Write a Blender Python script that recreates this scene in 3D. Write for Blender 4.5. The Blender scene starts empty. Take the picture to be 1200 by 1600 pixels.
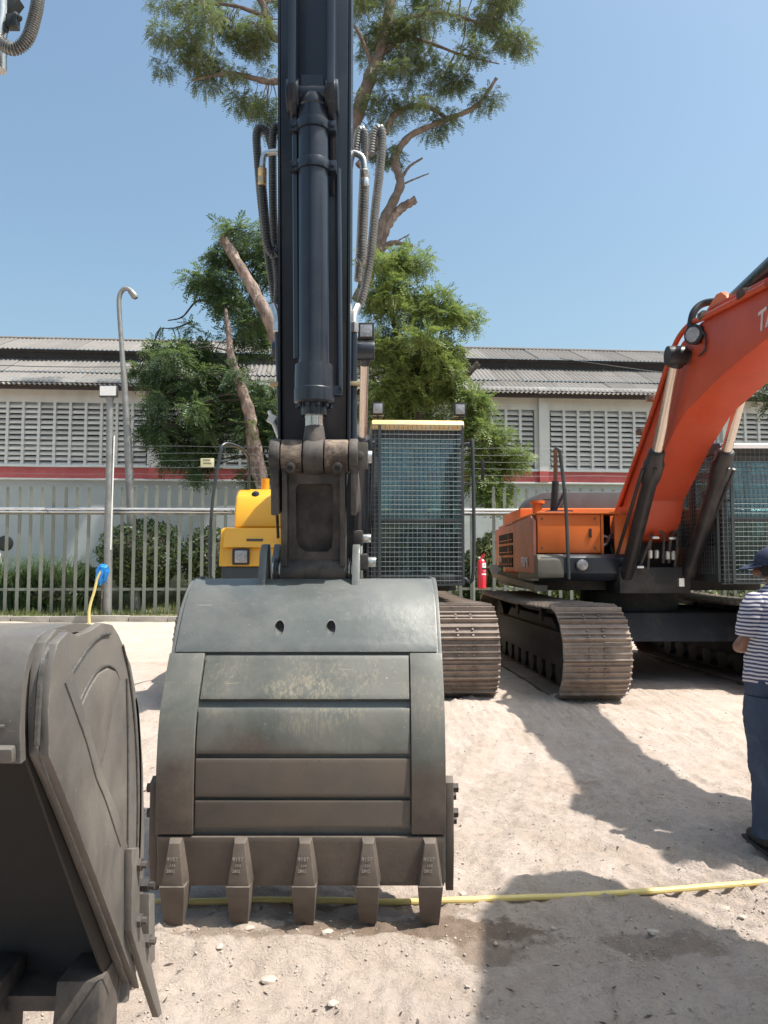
import bpy, bmesh, math, random
import numpy as np
from mathutils import Vector, Matrix

random.seed(7)
rng = np.random.default_rng(7)
S = bpy.context.scene
COL = S.collection
R = math.radians

# ------------------------------------------------------------------ camera
CAM_Z, PITCH, F = 1.55, R(3.814), 1200.0
cam = bpy.data.cameras.new('camera')
cam.sensor_fit = 'VERTICAL'; cam.sensor_height = 32.0; cam.lens = 32.0 * F / 1600.0
cam.clip_start = 0.05; cam.clip_end = 2000
co = bpy.data.objects.new('camera', cam); COL.objects.link(co)
co.location = (0, 0, CAM_Z); co.rotation_euler = (R(90) + PITCH, 0, 0)
S.camera = co

# ------------------------------------------------------------------ sky, sun, exposure
SUN_EL, SUN_A = R(64), R(14)          # sun stands high on the right, a little to the camera's side
sd = Vector((math.cos(SUN_EL) * math.cos(SUN_A), -math.cos(SUN_EL) * math.sin(SUN_A), math.sin(SUN_EL)))
world = bpy.data.worlds.new('World'); S.world = world; world.use_nodes = True
wn = world.node_tree; wn.nodes.clear()
wo = wn.nodes.new('ShaderNodeOutputWorld'); bg = wn.nodes.new('ShaderNodeBackground'); sk = wn.nodes.new('ShaderNodeTexSky')
sk.sky_type = 'NISHITA'; sk.sun_disc = False; sk.sun_elevation = SUN_EL
sk.sun_rotation = math.atan2(sd.x, sd.y)
sk.altitude = 50; sk.air_density = 1.3; sk.dust_density = 4.0; sk.ozone_density = 1.6
bg.inputs[1].default_value = 0.13
tint = wn.nodes.new('ShaderNodeMix'); tint.data_type = 'RGBA'; tint.blend_type = 'MULTIPLY'; tint.inputs[0].default_value = 1; tint.inputs[7].default_value = (0.92, 1.02, 0.985, 1)
wn.links.new(sk.outputs[0], tint.inputs[6]); wn.links.new(tint.outputs[2], bg.inputs[0]); wn.links.new(bg.outputs[0], wo.inputs[0])
sl = bpy.data.lights.new('sun', 'SUN'); sl.energy = 4.6; sl.angle = R(0.55); sl.color = (1.0, 0.955, 0.88)
so = bpy.data.objects.new('sun', sl); COL.objects.link(so)
so.rotation_euler = (-sd).to_track_quat('-Z', 'Y').to_euler(); so.location = (20, -8, 40)
S.view_settings.view_transform = 'Standard'; S.view_settings.look = 'None'
S.view_settings.gamma = 1; S.view_settings.exposure = 0.58
S.view_settings.use_curve_mapping = False

# ------------------------------------------------------------------ measuring helpers
cP, sP = math.cos(PITCH), math.sin(PITCH)
def at(px, py, Y):
    "world point on the plane y=Y seen at photograph pixel px,py"
    t = (800 - py) / F
    dz = Y * (sP + t * cP) / (cP - t * sP)
    return Vector(((px - 600) / F * (Y * cP + dz * sP), Y, CAM_Z + dz))
def atX(px, py, X):
    "the same on the plane x=X"
    u, v = (px - 600) / F, (800 - py) / F
    k = X / u
    return Vector((X, k * (cP - v * sP), CAM_Z + k * (sP + v * cP)))
def atZ(px, py, Z=0.0):
    u, v = (px - 600) / F, (800 - py) / F
    k = (Z - CAM_Z) / (sP + v * cP)
    return Vector((k * u, k * (cP - v * sP), Z))

# ------------------------------------------------------------------ materials
def nn(nt, t, **kw):
    n = nt.nodes.new(t)
    for k, v in kw.items(): setattr(n, k, v)
    return n
def ramp(nt, src, p0, p1, c0=(0, 0, 0, 1), c1=(1, 1, 1, 1)):
    r = nn(nt, 'ShaderNodeValToRGB'); e = r.color_ramp.elements
    e[0].position = p0; e[1].position = p1; e[0].color = c0; e[1].color = c1
    nt.links.new(src, r.inputs[0]); return r.outputs[0]
def noise(nt, vec, scale, detail=6, rough=0.6, dist=0.0):
    n = nn(nt, 'ShaderNodeTexNoise'); n.inputs['Scale'].default_value = scale
    n.inputs['Detail'].default_value = detail; n.inputs['Roughness'].default_value = rough
    n.inputs['Distortion'].default_value = dist
    nt.links.new(vec, n.inputs['Vector']); return n.outputs['Fac']
def mixc(nt, fac, a, b, mode='MIX'):
    m = nn(nt, 'ShaderNodeMix', data_type='RGBA', blend_type=mode)
    for s, v in ((0, fac), (6, a), (7, b)):
        if hasattr(v, 'is_output'): nt.links.new(v, m.inputs[s])
        elif isinstance(v, (int, float)): m.inputs[s].default_value = v
        else: m.inputs[s].default_value = (*v[:3], 1)
    return m.outputs[2]
def mapping(nt, vec, scale=(1, 1, 1), loc=(0, 0, 0)):
    m = nn(nt, 'ShaderNodeMapping'); m.inputs['Scale'].default_value = scale; m.inputs['Location'].default_value = loc
    nt.links.new(vec, m.inputs['Vector']); return m.outputs[0]
def mult(nt, a, b, op='MULTIPLY'):
    m = nn(nt, 'ShaderNodeMath', operation=op)
    for i, v in enumerate((a, b)):
        if hasattr(v, 'is_output'): nt.links.new(v, m.inputs[i])
        else: m.inputs[i].default_value = v
    return m.outputs[0]
def M(name, base, rough=0.5, metal=0.0, var=0.2, vscale=3.0, dust=None, dlo=0.45, dhi=0.75, dscale=2.2, damt=0.8,
      speck=None, sscale=60, slo=0.68, shi=0.74, bump=0.0, bscale=60, stretch=(1, 1, 1), coat=0.0, wear=None, spec=0.5, mud_shade=None, rub=None, edge=False, rnd=0.0):
    m = bpy.data.materials.new(name); m.use_nodes = True; nt = m.node_tree
    b = nt.nodes['Principled BSDF']; tc = nn(nt, 'ShaderNodeTexCoord'); v = tc.outputs['Object']
    lo = tuple(c * (1 - var) for c in base); hi = tuple(min(1, c * (1 + var)) for c in base)
    n1 = noise(nt, mapping(nt, v, stretch), vscale, 8, 0.65)
    col = mixc(nt, ramp(nt, n1, 0.3, 0.7), lo, hi)
    r = rough
    if dust:
        dm = ramp(nt, noise(nt, mapping(nt, v, stretch, (3, 1, 7)), dscale, 10, 0.7, 0.4), dlo, dhi)
        dm = mult(nt, dm, damt); col = mixc(nt, dm, col, dust)
        r = nn(nt, 'ShaderNodeMapRange'); r.inputs[3].default_value = rough; r.inputs[4].default_value = 0.92
        nt.links.new(dm, r.inputs[0]); r = r.outputs[0]
    if speck:
        col = mixc(nt, ramp(nt, noise(nt, mapping(nt, v, stretch, (9, 2, 4)), sscale, 4, 0.6), slo, shi), col, speck)
    if wear:
        wm = ramp(nt, noise(nt, mapping(nt, v, (22, 22, 1.6), (1, 5, 2)), 3.0, 8, 0.75), 0.60, 0.68)
        wm = mult(nt, wm, ramp(nt, noise(nt, v, 2.0, 3, 0.5), 0.45, 0.6))
        w2_ = ramp(nt, noise(nt, mapping(nt, v, (1.2, 9, 26), (6, 5, 2)), 3.0, 6, 0.7), 0.66, 0.70); wm = mult(nt, wm, w2_, 'MAXIMUM')
        col = mixc(nt, wm, col, wear)
    if rnd:
        oi = nn(nt, 'ShaderNodeObjectInfo'); mr = nn(nt, 'ShaderNodeMapRange'); mr.inputs[3].default_value = 1 - rnd; mr.inputs[4].default_value = 1 + rnd * .6; nt.links.new(oi.outputs['Random'], mr.inputs[0])
        vm = nn(nt, 'ShaderNodeVectorMath', operation='SCALE'); nt.links.new(col, vm.inputs[0]); nt.links.new(mr.outputs[0], vm.inputs['Scale']); col = vm.outputs[0]
    if edge:
        bv_ = nn(nt, 'ShaderNodeBevel', samples=4); bv_.inputs['Radius'].default_value = 0.006; ge = nn(nt, 'ShaderNodeNewGeometry')
        dp = nn(nt, 'ShaderNodeVectorMath', operation='DOT_PRODUCT'); nt.links.new(bv_.outputs[0], dp.inputs[0]); nt.links.new(ge.outputs['Normal'], dp.inputs[1])
        em = ramp(nt, dp.outputs['Value'], 0.80, 0.985, (1, 1, 1, 1), (0, 0, 0, 1)); em = mult(nt, em, ramp(nt, noise(nt, v, 22, 6, 0.7), 0.42, 0.58))
        col = mixc(nt, mult(nt, em, 0.7), col, (0.33, 0.31, 0.28))
    if rub or mud_shade:
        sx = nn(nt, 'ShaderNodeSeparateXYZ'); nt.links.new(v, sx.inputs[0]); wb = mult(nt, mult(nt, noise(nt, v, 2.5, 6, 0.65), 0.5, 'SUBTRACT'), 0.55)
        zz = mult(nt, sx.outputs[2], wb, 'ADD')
    if rub:
        zc, zw, rc = rub; d = mult(nt, mult(nt, zz, zc, 'SUBTRACT'), 1 / zw); d = mult(nt, d, d); band = ramp(nt, d, 0.2, 1.0, (1, 1, 1, 1), (0, 0, 0, 1))
        st = ramp(nt, noise(nt, mapping(nt, v, (26, 26, 2.2), (3, 3, 3)), 2.6, 8, 0.75), 0.47, 0.62); pat = ramp(nt, noise(nt, mapping(nt, v, (1, 1, 1), (8, 1, 1)), 3.2, 4, 0.6), 0.46, 0.62)
        col = mixc(nt, mult(nt, mult(nt, band, st), pat), col, rc)
    if mud_shade:  # brown dust low down that also carries the lower face's shade as colour
        z0, z1, mc_ = mud_shade; mk = nn(nt, 'ShaderNodeMapRange'); mk.inputs[1].default_value = z0; mk.inputs[2].default_value = z1; mk.inputs[3].default_value = 1; mk.inputs[4].default_value = 0
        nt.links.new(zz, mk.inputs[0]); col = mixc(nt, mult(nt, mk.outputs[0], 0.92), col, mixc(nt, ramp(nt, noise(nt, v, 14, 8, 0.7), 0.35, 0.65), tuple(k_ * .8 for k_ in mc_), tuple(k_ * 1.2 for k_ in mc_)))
    nt.links.new(col, b.inputs['Base Color'])
    if hasattr(r, 'is_output'): nt.links.new(r, b.inputs['Roughness'])
    else:
        rr = nn(nt, 'ShaderNodeMapRange'); rr.inputs[3].default_value = max(0.03, r - 0.1); rr.inputs[4].default_value = min(1, r + 0.12)
        nt.links.new(n1, rr.inputs[0]); nt.links.new(rr.outputs[0], b.inputs['Roughness'])
    b.inputs['Metallic'].default_value = metal; b.inputs['Coat Weight'].default_value = coat
    b.inputs['Specular IOR Level'].default_value = spec
    if bump:
        bp = nn(nt, 'ShaderNodeBump'); bp.inputs['Strength'].default_value = 0.6; bp.inputs['Distance'].default_value = bump
        nt.links.new(mult(nt, noise(nt, v, bscale, 8, 0.7), mult(nt, noise(nt, v, 4.5, 3, 0.5), 3.0), 'ADD'), bp.inputs['Height']); nt.links.new(bp.outputs[0], b.inputs['Normal'])
    return m

DUST = (0.33, 0.27, 0.21)
m_black = M('black_machine_paint', (0.017, 0.023, 0.036), 0.30, 0, 0.25, 2, dust=(0.12, 0.115, 0.11), dlo=0.5, dhi=0.9, damt=0.35, speck=(0.2, 0.2, 0.2), sscale=90, slo=0.72, shi=0.78, coat=0.1)
m_dusty = M('dusty_black_steel', (0.035, 0.032, 0.032), 0.6, 0, 0.3, 4, dust=(0.22, 0.18, 0.15), dlo=0.4, dhi=0.8, damt=0.7, dscale=6, bump=0.002, bscale=50)
m_rust = M('rust_stained_steel', (0.07, 0.05, 0.04), 0.7, 0.2, 0.4, 7, dust=(0.42, 0.33, 0.25), dlo=0.5, dhi=0.65, dscale=5, bump=0.003, bscale=60)
m_bucket = M('bucket_grey_green_paint', (0.105, 0.115, 0.112), 0.28, 0, 0.22, 2.2, dust=(0.17, 0.165, 0.15), dlo=0.42, dhi=0.75, dscale=1.8, damt=0.7, speck=(0.34, 0.36, 0.34), sscale=75, slo=0.69, shi=0.73, wear=(0.24, 0.25, 0.24), bump=0.002, bscale=25, edge=True)
m_strap = M('scuffed_bucket_paint', (0.105, 0.112, 0.10), 0.38, 0, 0.25, 2.5, dust=(0.175, 0.165, 0.145), dlo=0.42, dhi=0.7, dscale=2.2, damt=0.9, speck=(0.36, 0.33, 0.27), sscale=60, slo=0.68, shi=0.74, wear=(0.34, 0.29, 0.2), bump=0.0012, bscale=30, mud_shade=(0.66, 0.80, (0.105, 0.082, 0.066)), rub=(0.97, 0.15, (0.27, 0.235, 0.17)), edge=True)  # brown towards the bottom: dust plus the lower front's shade, painted in
m_tooth = M('dusty_tooth_steel', (0.105, 0.085, 0.07), 0.55, 0.0, 0.25, 9, dust=(0.17, 0.135, 0.11), dlo=0.35, dhi=0.8, dscale=6, bump=0.0015, bscale=80, edge=True)
m_low = M('dusty_shaded_bucket_paint', (0.095, 0.088, 0.075), 0.55, 0, 0.2, 3, dust=(0.155, 0.12, 0.095), dlo=0.3, dhi=0.6, dscale=2.5, damt=0.9, speck=(0.05, 0.045, 0.04), sscale=40, slo=0.70, shi=0.76, bump=0.001, bscale=30)  # dusty, and darkened to put the lower front's shade into the paint
m_bucketL = M('dark_dusty_bucket_paint', (0.120, 0.112, 0.104), 0.34, 0, 0.25, 2.5, dust=(0.20, 0.175, 0.15), dlo=0.36, dhi=0.66, dscale=2.5, damt=0.85, speck=(0.28, 0.28, 0.27), sscale=85, slo=0.69, shi=0.73, wear=(0.22, 0.21, 0.19), bump=0.002, bscale=25, edge=True)
m_weld = M('weld_bead', (0.12, 0.115, 0.11), 0.35, 0.4, 0.4, 60, bump=0.003, bscale=120)
m_chrome = M('chrome_rod', (0.62, 0.6, 0.58), 0.14, 1.0, 0.1, 3)
m_coprod = M('dusty_chrome_rod', (0.60, 0.53, 0.47), 0.24, 0.8, 0.08, 2)
m_cyl = M('grimy_black_cylinder', (0.022, 0.021, 0.024), 0.42, 0, 0.25, 3, dust=(0.11, 0.095, 0.085), dlo=0.5, dhi=0.8, damt=0.6, dscale=4)
m_worn = M('worn_grey_panel', (0.12, 0.115, 0.095), 0.6, 0, 0.25, 5, dust=(0.2, 0.17, 0.14), dlo=0.4, dhi=0.7, damt=0.6)
m_silver = M('zinc_plated_fitting', (0.62, 0.62, 0.60), 0.28, 0.85, 0.2, 12)
m_brass = M('brass_clamp', (0.6, 0.46, 0.27), 0.4, 0.6, 0.2, 12)
m_yellow = M('yellow_paint', (0.80, 0.40, 0.022), 0.33, 0, 0.05, 1.5, dust=(0.62, 0.42, 0.16), dlo=0.55, dhi=0.9, damt=0.35, coat=0.3)
m_orange = M('orange_paint', (0.66, 0.15, 0.025), 0.40, 0, 0.10, 2.0, dust=(0.55, 0.22, 0.13), dlo=0.55, dhi=0.85, damt=0.35, speck=(0.7, 0.3, 0.2), sscale=9, slo=0.70, shi=0.78)
m_boomred = M('weathered_shaded_orange_paint', (0.48, 0.068, 0.028), 0.42, 0, 0.12, 1.5, dust=(0.42, 0.12, 0.08), dlo=0.5, dhi=0.85, damt=0.5, speck=(0.5, 0.2, 0.15), sscale=9, slo=0.70, shi=0.78)  # redder, darker copy of the orange: the boom side's shade is in the colour
m_pink = M('faded_orange_paint', (0.46, 0.17, 0.13), 0.55, 0, 0.2, 3.0, dust=(0.55, 0.36, 0.27), dlo=0.4, dhi=0.8, damt=0.5)
m_hood = M('grey_hood_paint', (0.10, 0.098, 0.10), 0.42, 0, 0.12, 2, dust=(0.25, 0.22, 0.2), dlo=0.5, dhi=0.9, damt=0.5)
m_under = M('dark_undercarriage', (0.02, 0.02, 0.021), 0.6, 0, 0.3, 3, dust=(0.16, 0.13, 0.11), dlo=0.5, dhi=0.8, damt=0.6)
m_shoe = M('dusty_track_steel', (0.20, 0.155, 0.13), 0.5, 0.15, 0.4, 5, dust=(0.44, 0.36, 0.29), dlo=0.4, dhi=0.75, dscale=5, bump=0.002, bscale=40, rnd=0.25)
m_hole = M('dark_opening', (0.008, 0.008, 0.008), 0.9)
m_inner_shade = M('shade_dark_inner_steel', (0.022, 0.018, 0.016), 0.6, 0, 0.3, 5, bump=.002, bscale=30)  # near-black, so the shade inside the left bucket sits in the colour
m_rubber = M('black_rubber', (0.02, 0.02, 0.022), 0.4, 0, 0.2, 10, dust=(0.13, 0.12, 0.11), dlo=0.5, dhi=0.9, damt=0.4)
m_coil = M('spiral_hose_guard', (0.07, 0.08, 0.09), 0.25, 0.25, 0.2, 10)
m_coilw = M('grey_spiral_hose_guard', (0.34, 0.34, 0.33), 0.28, 0.5, 0.2, 10)
m_wire = M('steel_wire', (0.17, 0.19, 0.19), 0.45, 0.4, 0.2, 10)
m_cab = M('cab_dark_grey', (0.045, 0.055, 0.06), 0.4, 0, 0.15, 3, dust=(0.15, 0.15, 0.14), dlo=0.5, dhi=0.9, damt=0.4)
m_seat = M('seat_cloth', (0.10, 0.115, 0.125), 0.8)
m_lens = M('lamp_lens', (0.36, 0.36, 0.37), 0.2, 0.3, 0.3, 30, bump=0.004, bscale=60)
m_white = M('white_paint', (0.72, 0.72, 0.70), 0.5, 0, 0.06)
m_wall = M('cream_wall_paint', (0.68, 0.66, 0.63), 0.85, 0, 0.06, 0.8, dust=(0.36, 0.33, 0.29), dlo=0.48, dhi=0.75, dscale=1.1, damt=0.45, stretch=(1, 1, .3), bump=0.004, bscale=12)
m_lowwall = M('pale_blue_wall_paint', (0.46, 0.48, 0.48), 0.85, 0, 0.06, 0.6, dust=(0.3, 0.32, 0.31), dlo=0.5, dhi=0.8, dscale=0.9, damt=0.4, bump=0.004, bscale=12)
m_slat = M('louvre_concrete', (0.70, 0.68, 0.65), 0.85, 0, 0.08, 2, dust=(0.33, 0.3, 0.27), dlo=0.45, dhi=0.8, damt=0.4, rnd=0.22)
m_red = M('red_wall_band', (0.50, 0.10, 0.10), 0.7, 0, 0.10, 1.5, dust=(0.5, 0.25, 0.22), dlo=0.5, dhi=0.85, damt=0.5)
m_roof = M('fibre_cement_sheet', (0.185, 0.170, 0.158), 0.85, 0, 0.14, 0.9, dust=(0.24, 0.225, 0.21), dlo=0.4, dhi=0.8, dscale=1.3, damt=0.5, speck=(0.07, 0.065, 0.06), sscale=7, slo=0.62, shi=0.8, rnd=0.18)
m_eave = M('brown_eave_board', (0.055, 0.035, 0.03), 0.8)
m_cler = M('grey_clerestory_board', (0.075, 0.075, 0.082), 0.8, 0, 0.2, 2)
m_fence = M('grey_green_fence_paint', (0.17, 0.185, 0.155), 0.55, 0, 0.12, 3, dust=(0.32, 0.28, 0.22), dlo=0.5, dhi=0.8, damt=0.5, rnd=0.12)
m_galv = M('galvanised_pipe', (0.66, 0.66, 0.66), 0.3, 0.7, 0.15, 4)
m_pole = M('weathered_lamp_pole', (0.24, 0.24, 0.235), 0.5, 0.4, 0.25, 4, dust=(0.3, 0.26, 0.22), dlo=0.5, dhi=0.7, damt=0.5)
m_kerb = M('kerb_concrete', (0.33, 0.30, 0.26), 0.95, 0, 0.2, 4, bump=0.01, bscale=20, rnd=0.20)
m_bark = M('grey_brown_bark', (0.17, 0.13, 0.11), 0.9, 0, 0.4, 5, bump=0.03, bscale=9)
m_bark2 = M('pinkish_broken_wood', (0.27, 0.20, 0.17), 0.85, 0, 0.4, 4, dust=(0.09, 0.065, 0.055), dlo=0.46, dhi=0.58, dscale=4, stretch=(1, 1, .35), speck=(.42, .34, .28), sscale=6, slo=.6, shi=.66, bump=0.03, bscale=9)
m_barkd = M('dark_bark', (0.055, 0.042, 0.038), 0.9, 0, 0.3, 5, bump=0.03, bscale=9)
m_skin = M('brown_skin', (0.20, 0.095, 0.06), 0.5, 0, 0.1)
m_cap = M('navy_cap_cloth', (0.022, 0.03, 0.065), 0.8, 0, 0.2, 20, bump=0.002, bscale=200)
m_shoeb = M('dark_boot_leather', (0.03, 0.025, 0.025), 0.6, dust=(0.3, 0.25, 0.2), damt=0.5)
m_hose = M('yellow_garden_hose', (0.72, 0.58, 0.22), 0.4, 0, 0.12, 5, dust=(0.5, 0.42, 0.28), dlo=0.5, dhi=0.8, damt=0.5)
m_blue = M('blue_plastic_bag', (0.01, 0.24, 0.70), 0.35, 0, 0.25, 20, bump=0.01, bscale=30)
m_extr = M('extinguisher_red', (0.55, 0.02, 0.035), 0.25, coat=0.4)
m_sign = M('cream_sign_plate', (0.62, 0.60, 0.38), 0.6, 0, 0.1)
m_stone = M('pale_stone', (0.50, 0.43, 0.36), 0.9, 0, 0.35, 6, bump=0.004, bscale=60)
m_letter = M('white_lettering', (0.62, 0.52, 0.52), 0.6, 0, 0.2, 8)
m_stamp = M('stamped_lettering', (0.26, 0.24, 0.21), 0.6, 0, 0.3, 60)
m_amber = M('orange_reflector', (0.8, 0.35, 0.03), 0.3)

def glass_mat():
    m = bpy.data.materials.new('tinted_cab_glass'); m.use_nodes = True; nt = m.node_tree; nt.nodes.clear()
    out = nn(nt, 'ShaderNodeOutputMaterial'); tr = nn(nt, 'ShaderNodeBsdfTransparent'); gl = nn(nt, 'ShaderNodeBsdfGlossy')
    df = nn(nt, 'ShaderNodeBsdfDiffuse'); df.inputs[0].default_value = (0.13, 0.19, 0.20, 1)
    tr.inputs[0].default_value = (0.58, 0.72, 0.73, 1); gl.inputs['Roughness'].default_value = 0.03
    gl.inputs[0].default_value = (0.85, 0.95, 1.0, 1)
    tc = nn(nt, 'ShaderNodeTexCoord')
    m0 = nn(nt, 'ShaderNodeMixShader'); nt.links.new(ramp(nt, noise(nt, tc.outputs['Object'], 3, 8, 0.7), 0.35, 0.75, (0.03, 0.03, 0.03, 1), (0.25, 0.25, 0.25, 1)), m0.inputs[0])
    nt.links.new(tr.outputs[0], m0.inputs[1]); nt.links.new(df.outputs[0], m0.inputs[2])
    mx = nn(nt, 'ShaderNodeMixShader'); mx.inputs[0].default_value = 0.10
    nt.links.new(m0.outputs[0], mx.inputs[1]); nt.links.new(gl.outputs[0], mx.inputs[2]); nt.links.new(mx.outputs[0], out.inputs[0])
    return m
m_glass = glass_mat()

def leaf_mat(name, c0, c1, c2, sc=0.8):
    m = bpy.data.materials.new(name); m.use_nodes = True; nt = m.node_tree; nt.nodes.clear()
    out = nn(nt, 'ShaderNodeOutputMaterial'); tc = nn(nt, 'ShaderNodeTexCoord')
    n = noise(nt, tc.outputs['Object'], sc, 5, 0.6); n2 = noise(nt, mapping(nt, tc.outputs['Object'], (1, 1, 1), (5, 3, 1)), 9, 2, 0.5)
    c = mixc(nt, ramp(nt, n, 0.35, 0.65), c0, c1); c = mixc(nt, ramp(nt, n2, 0.5, 0.72), c, c2)
    d = nn(nt, 'ShaderNodeBsdfPrincipled'); d.inputs['Roughness'].default_value = 0.5; nt.links.new(c, d.inputs['Base Color'])
    t = nn(nt, 'ShaderNodeBsdfTranslucent'); nt.links.new(mixc(nt, 0.5, c, (0.30, 0.40, 0.09)), t.inputs[0])
    mx = nn(nt, 'ShaderNodeMixShader'); mx.inputs[0].default_value = 0.34
    nt.links.new(d.outputs[0], mx.inputs[1]); nt.links.new(t.outputs[0], mx.inputs[2]); nt.links.new(mx.outputs[0], out.inputs[0])
    return m
m_leafA = leaf_mat('dark_feathery_leaves', (0.045, 0.088, 0.058), (0.085, 0.145, 0.07), (0.17, 0.24, 0.08))
m_leafB = leaf_mat('grey_green_leaves', (0.075, 0.10, 0.062), (0.125, 0.145, 0.075), (0.20, 0.21, 0.09))
m_leafC = leaf_mat('bright_feathery_leaves', (0.105, 0.165, 0.055), (0.20, 0.26, 0.08), (0.36, 0.40, 0.11))
m_leafD = leaf_mat('yellow_green_shrub_leaves', (0.09, 0.12, 0.04), (0.20, 0.22, 0.08), (0.34, 0.33, 0.14), 2)
m_leafE = leaf_mat('dark_shrub_leaves', (0.025, 0.045, 0.02), (0.05, 0.08, 0.03), (0.09, 0.12, 0.04), 2)

# ------------------------------------------------------------------ mesh builder
class MB:
    def __init__(s): s.v = []; s.f = []
    def add(s, vs, fs):
        o = len(s.v); s.v += [Vector(v) for v in vs]; s.f += [tuple(i + o for i in f) for f in fs]; return s
    def box(s, c, d, rot=None):
        x, y, z = (k / 2 for k in d)
        vs = [Vector((a, b, e)) for a in (-x, x) for b in (-y, y) for e in (-z, z)]
        if rot is not None: vs = [rot @ v for v in vs]
        c = Vector(c); return s.add([v + c for v in vs], [(0, 1, 3, 2), (4, 6, 7, 5), (0, 4, 5, 1), (2, 3, 7, 6), (0, 2, 6, 4), (1, 5, 7, 3)])
    def span(s, x0, x1, y0, y1, z0, z1): return s.box(((x0 + x1) / 2, (y0 + y1) / 2, (z0 + z1) / 2), (x1 - x0, y1 - y0, z1 - z0))
    def prism(s, poly, x0, x1):
        "polygon in (y,z) pushed along x"
        n = len(poly); vs = [(x0, p[0], p[1]) for p in poly] + [(x1, p[0], p[1]) for p in poly]
        return s.add(vs, [tuple(range(n)), tuple(range(2 * n - 1, n - 1, -1))] + [(i, i + n, (i + 1) % n + n, (i + 1) % n) for i in range(n)])
    def plate(s, poly, y0, y1):
        "polygon in (x,z) pushed along y"
        n = len(poly); vs = [(p[0], y0, p[1]) for p in poly] + [(p[0], y1, p[1]) for p in poly]
        return s.add(vs, [tuple(range(n)), tuple(range(2 * n - 1, n - 1, -1))] + [(i, i + n, (i + 1) % n + n, (i + 1) % n) for i in range(n)])
    def tube(s, path, r, seg=12, cap=True):
        P = [Vector(p) for p in path]; n = len(P); rr = r if hasattr(r, '__len__') else [r] * n
        t0 = (P[1] - P[0]).normalized(); a = t0.orthogonal().normalized(); vs = []
        for i in range(n):
            t = (P[min(i + 1, n - 1)] - P[max(i - 1, 0)])
            t = t.normalized() if t.length > 1e-9 else t0
            a = (a - t * a.dot(t)).normalized(); b = t.cross(a)
            vs += [P[i] + (a * math.cos(2 * math.pi * k / seg) + b * math.sin(2 * math.pi * k / seg)) * rr[i] for k in range(seg)]
        fs = [(i * seg + k, i * seg + (k + 1) % seg, (i + 1) * seg + (k + 1) % seg, (i + 1) * seg + k) for i in range(n - 1) for k in range(seg)]
        if cap: fs += [tuple(range(seg - 1, -1, -1)), tuple(range((n - 1) * seg, n * seg))]
        return s.add(vs, fs)
    def cyl(s, p0, p1, r, seg=24, r1=None): return s.tube([p0, p1], [r, r if r1 is None else r1], seg)
    def lathe(s, p0, p1, prof, seg=28):
        "profile of (fraction along, radius) round the axis p0-p1"
        p0, p1 = Vector(p0), Vector(p1); d = (p1 - p0); t = d.normalized(); a = t.orthogonal().normalized(); b = t.cross(a); vs = []
        for (u, r) in prof: vs += [p0 + d * u + (a * math.cos(2 * math.pi * k / seg) + b * math.sin(2 * math.pi * k / seg)) * max(r, 1e-4) for k in range(seg)]
        n = len(prof)
        fs = [(i * seg + k, i * seg + (k + 1) % seg, (i + 1) * seg + (k + 1) % seg, (i + 1) * seg + k) for i in range(n - 1) for k in range(seg)]
        fs += [tuple(range(seg - 1, -1, -1)), tuple(range((n - 1) * seg, n * seg))]
        return s.add(vs, fs)
def rm(o):
    m = Matrix.Identity(4)
    while o is not None:
        l = Matrix.LocRotScale(o.location, o.rotation_euler, o.scale); m = l @ m; o = o.parent
    return m
def mesh_of(name, mb, bevel=0.0, seg=2, smooth=35):
    bm = bmesh.new(); vs = [bm.verts.new(v) for v in mb.v]
    for f in mb.f:
        try: bm.faces.new([vs[i] for i in f])
        except ValueError: pass
    bmesh.ops.recalc_face_normals(bm, faces=bm.faces)
    if bevel:
        es = [e for e in bm.edges if len(e.link_faces) == 2 and e.calc_face_angle(0) > 0.5]
        bmesh.ops.bevel(bm, geom=es, offset=bevel, segments=seg, affect='EDGES', clamp_overlap=True, profile=0.6)
    me = bpy.data.meshes.new(name); bm.to_mesh(me); bm.free()
    if smooth:
        me.polygons.foreach_set('use_smooth', [True] * len(me.polygons)); me.set_sharp_from_angle(angle=R(smooth))
    return me
def part(name, mb, mat, parent=None, world=False, **kw):
    if world and parent is not None:
        inv = rm(parent).inverted(); mb.v = [inv @ v for v in mb.v]
    me = mesh_of(name, mb, **kw); me.materials.append(mat)
    o = bpy.data.objects.new(name, me); COL.objects.link(o); o.parent = parent
    return o
def piece(name, me, parent, loc=(0, 0, 0), rot=(0, 0, 0), scale=(1, 1, 1)):
    o = bpy.data.objects.new(name, me); COL.objects.link(o); o.parent = parent
    o.location = loc; o.rotation_euler = rot; o.scale = scale; return o
def tag(o, label=None, cat=None, group=None, kind=None):
    for k, v in (('label', label), ('category', cat), ('group', group), ('kind', kind)):
        if v: o[k] = v
    return o
def thing(name, loc, label, cat, group=None, rotz=0.0):
    o = bpy.data.objects.new(name, None); COL.objects.link(o); o.location = loc; o.rotation_euler = (0, 0, rotz)
    o.empty_display_size = 0.2
    return tag(o, label, cat, group)
def raw_mesh(name, V, Fq, mat, parent=None, smooth=False):
    me = bpy.data.meshes.new(name); n = len(Fq); k = Fq.shape[1]
    me.vertices.add(len(V)); me.vertices.foreach_set('co', np.asarray(V, dtype=np.float32).ravel())
    me.loops.add(n * k); me.loops.foreach_set('vertex_index', Fq.astype(np.int32).ravel())
    me.polygons.add(n); me.polygons.foreach_set('loop_start', np.arange(0, n * k, k, dtype=np.int32))
    if smooth: me.polygons.foreach_set('use_smooth', np.ones(n, dtype=bool))
    me.update(calc_edges=True); me.validate(); me.materials.append(mat)
    o = bpy.data.objects.new(name, me); COL.objects.link(o); o.parent = parent; return o
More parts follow.
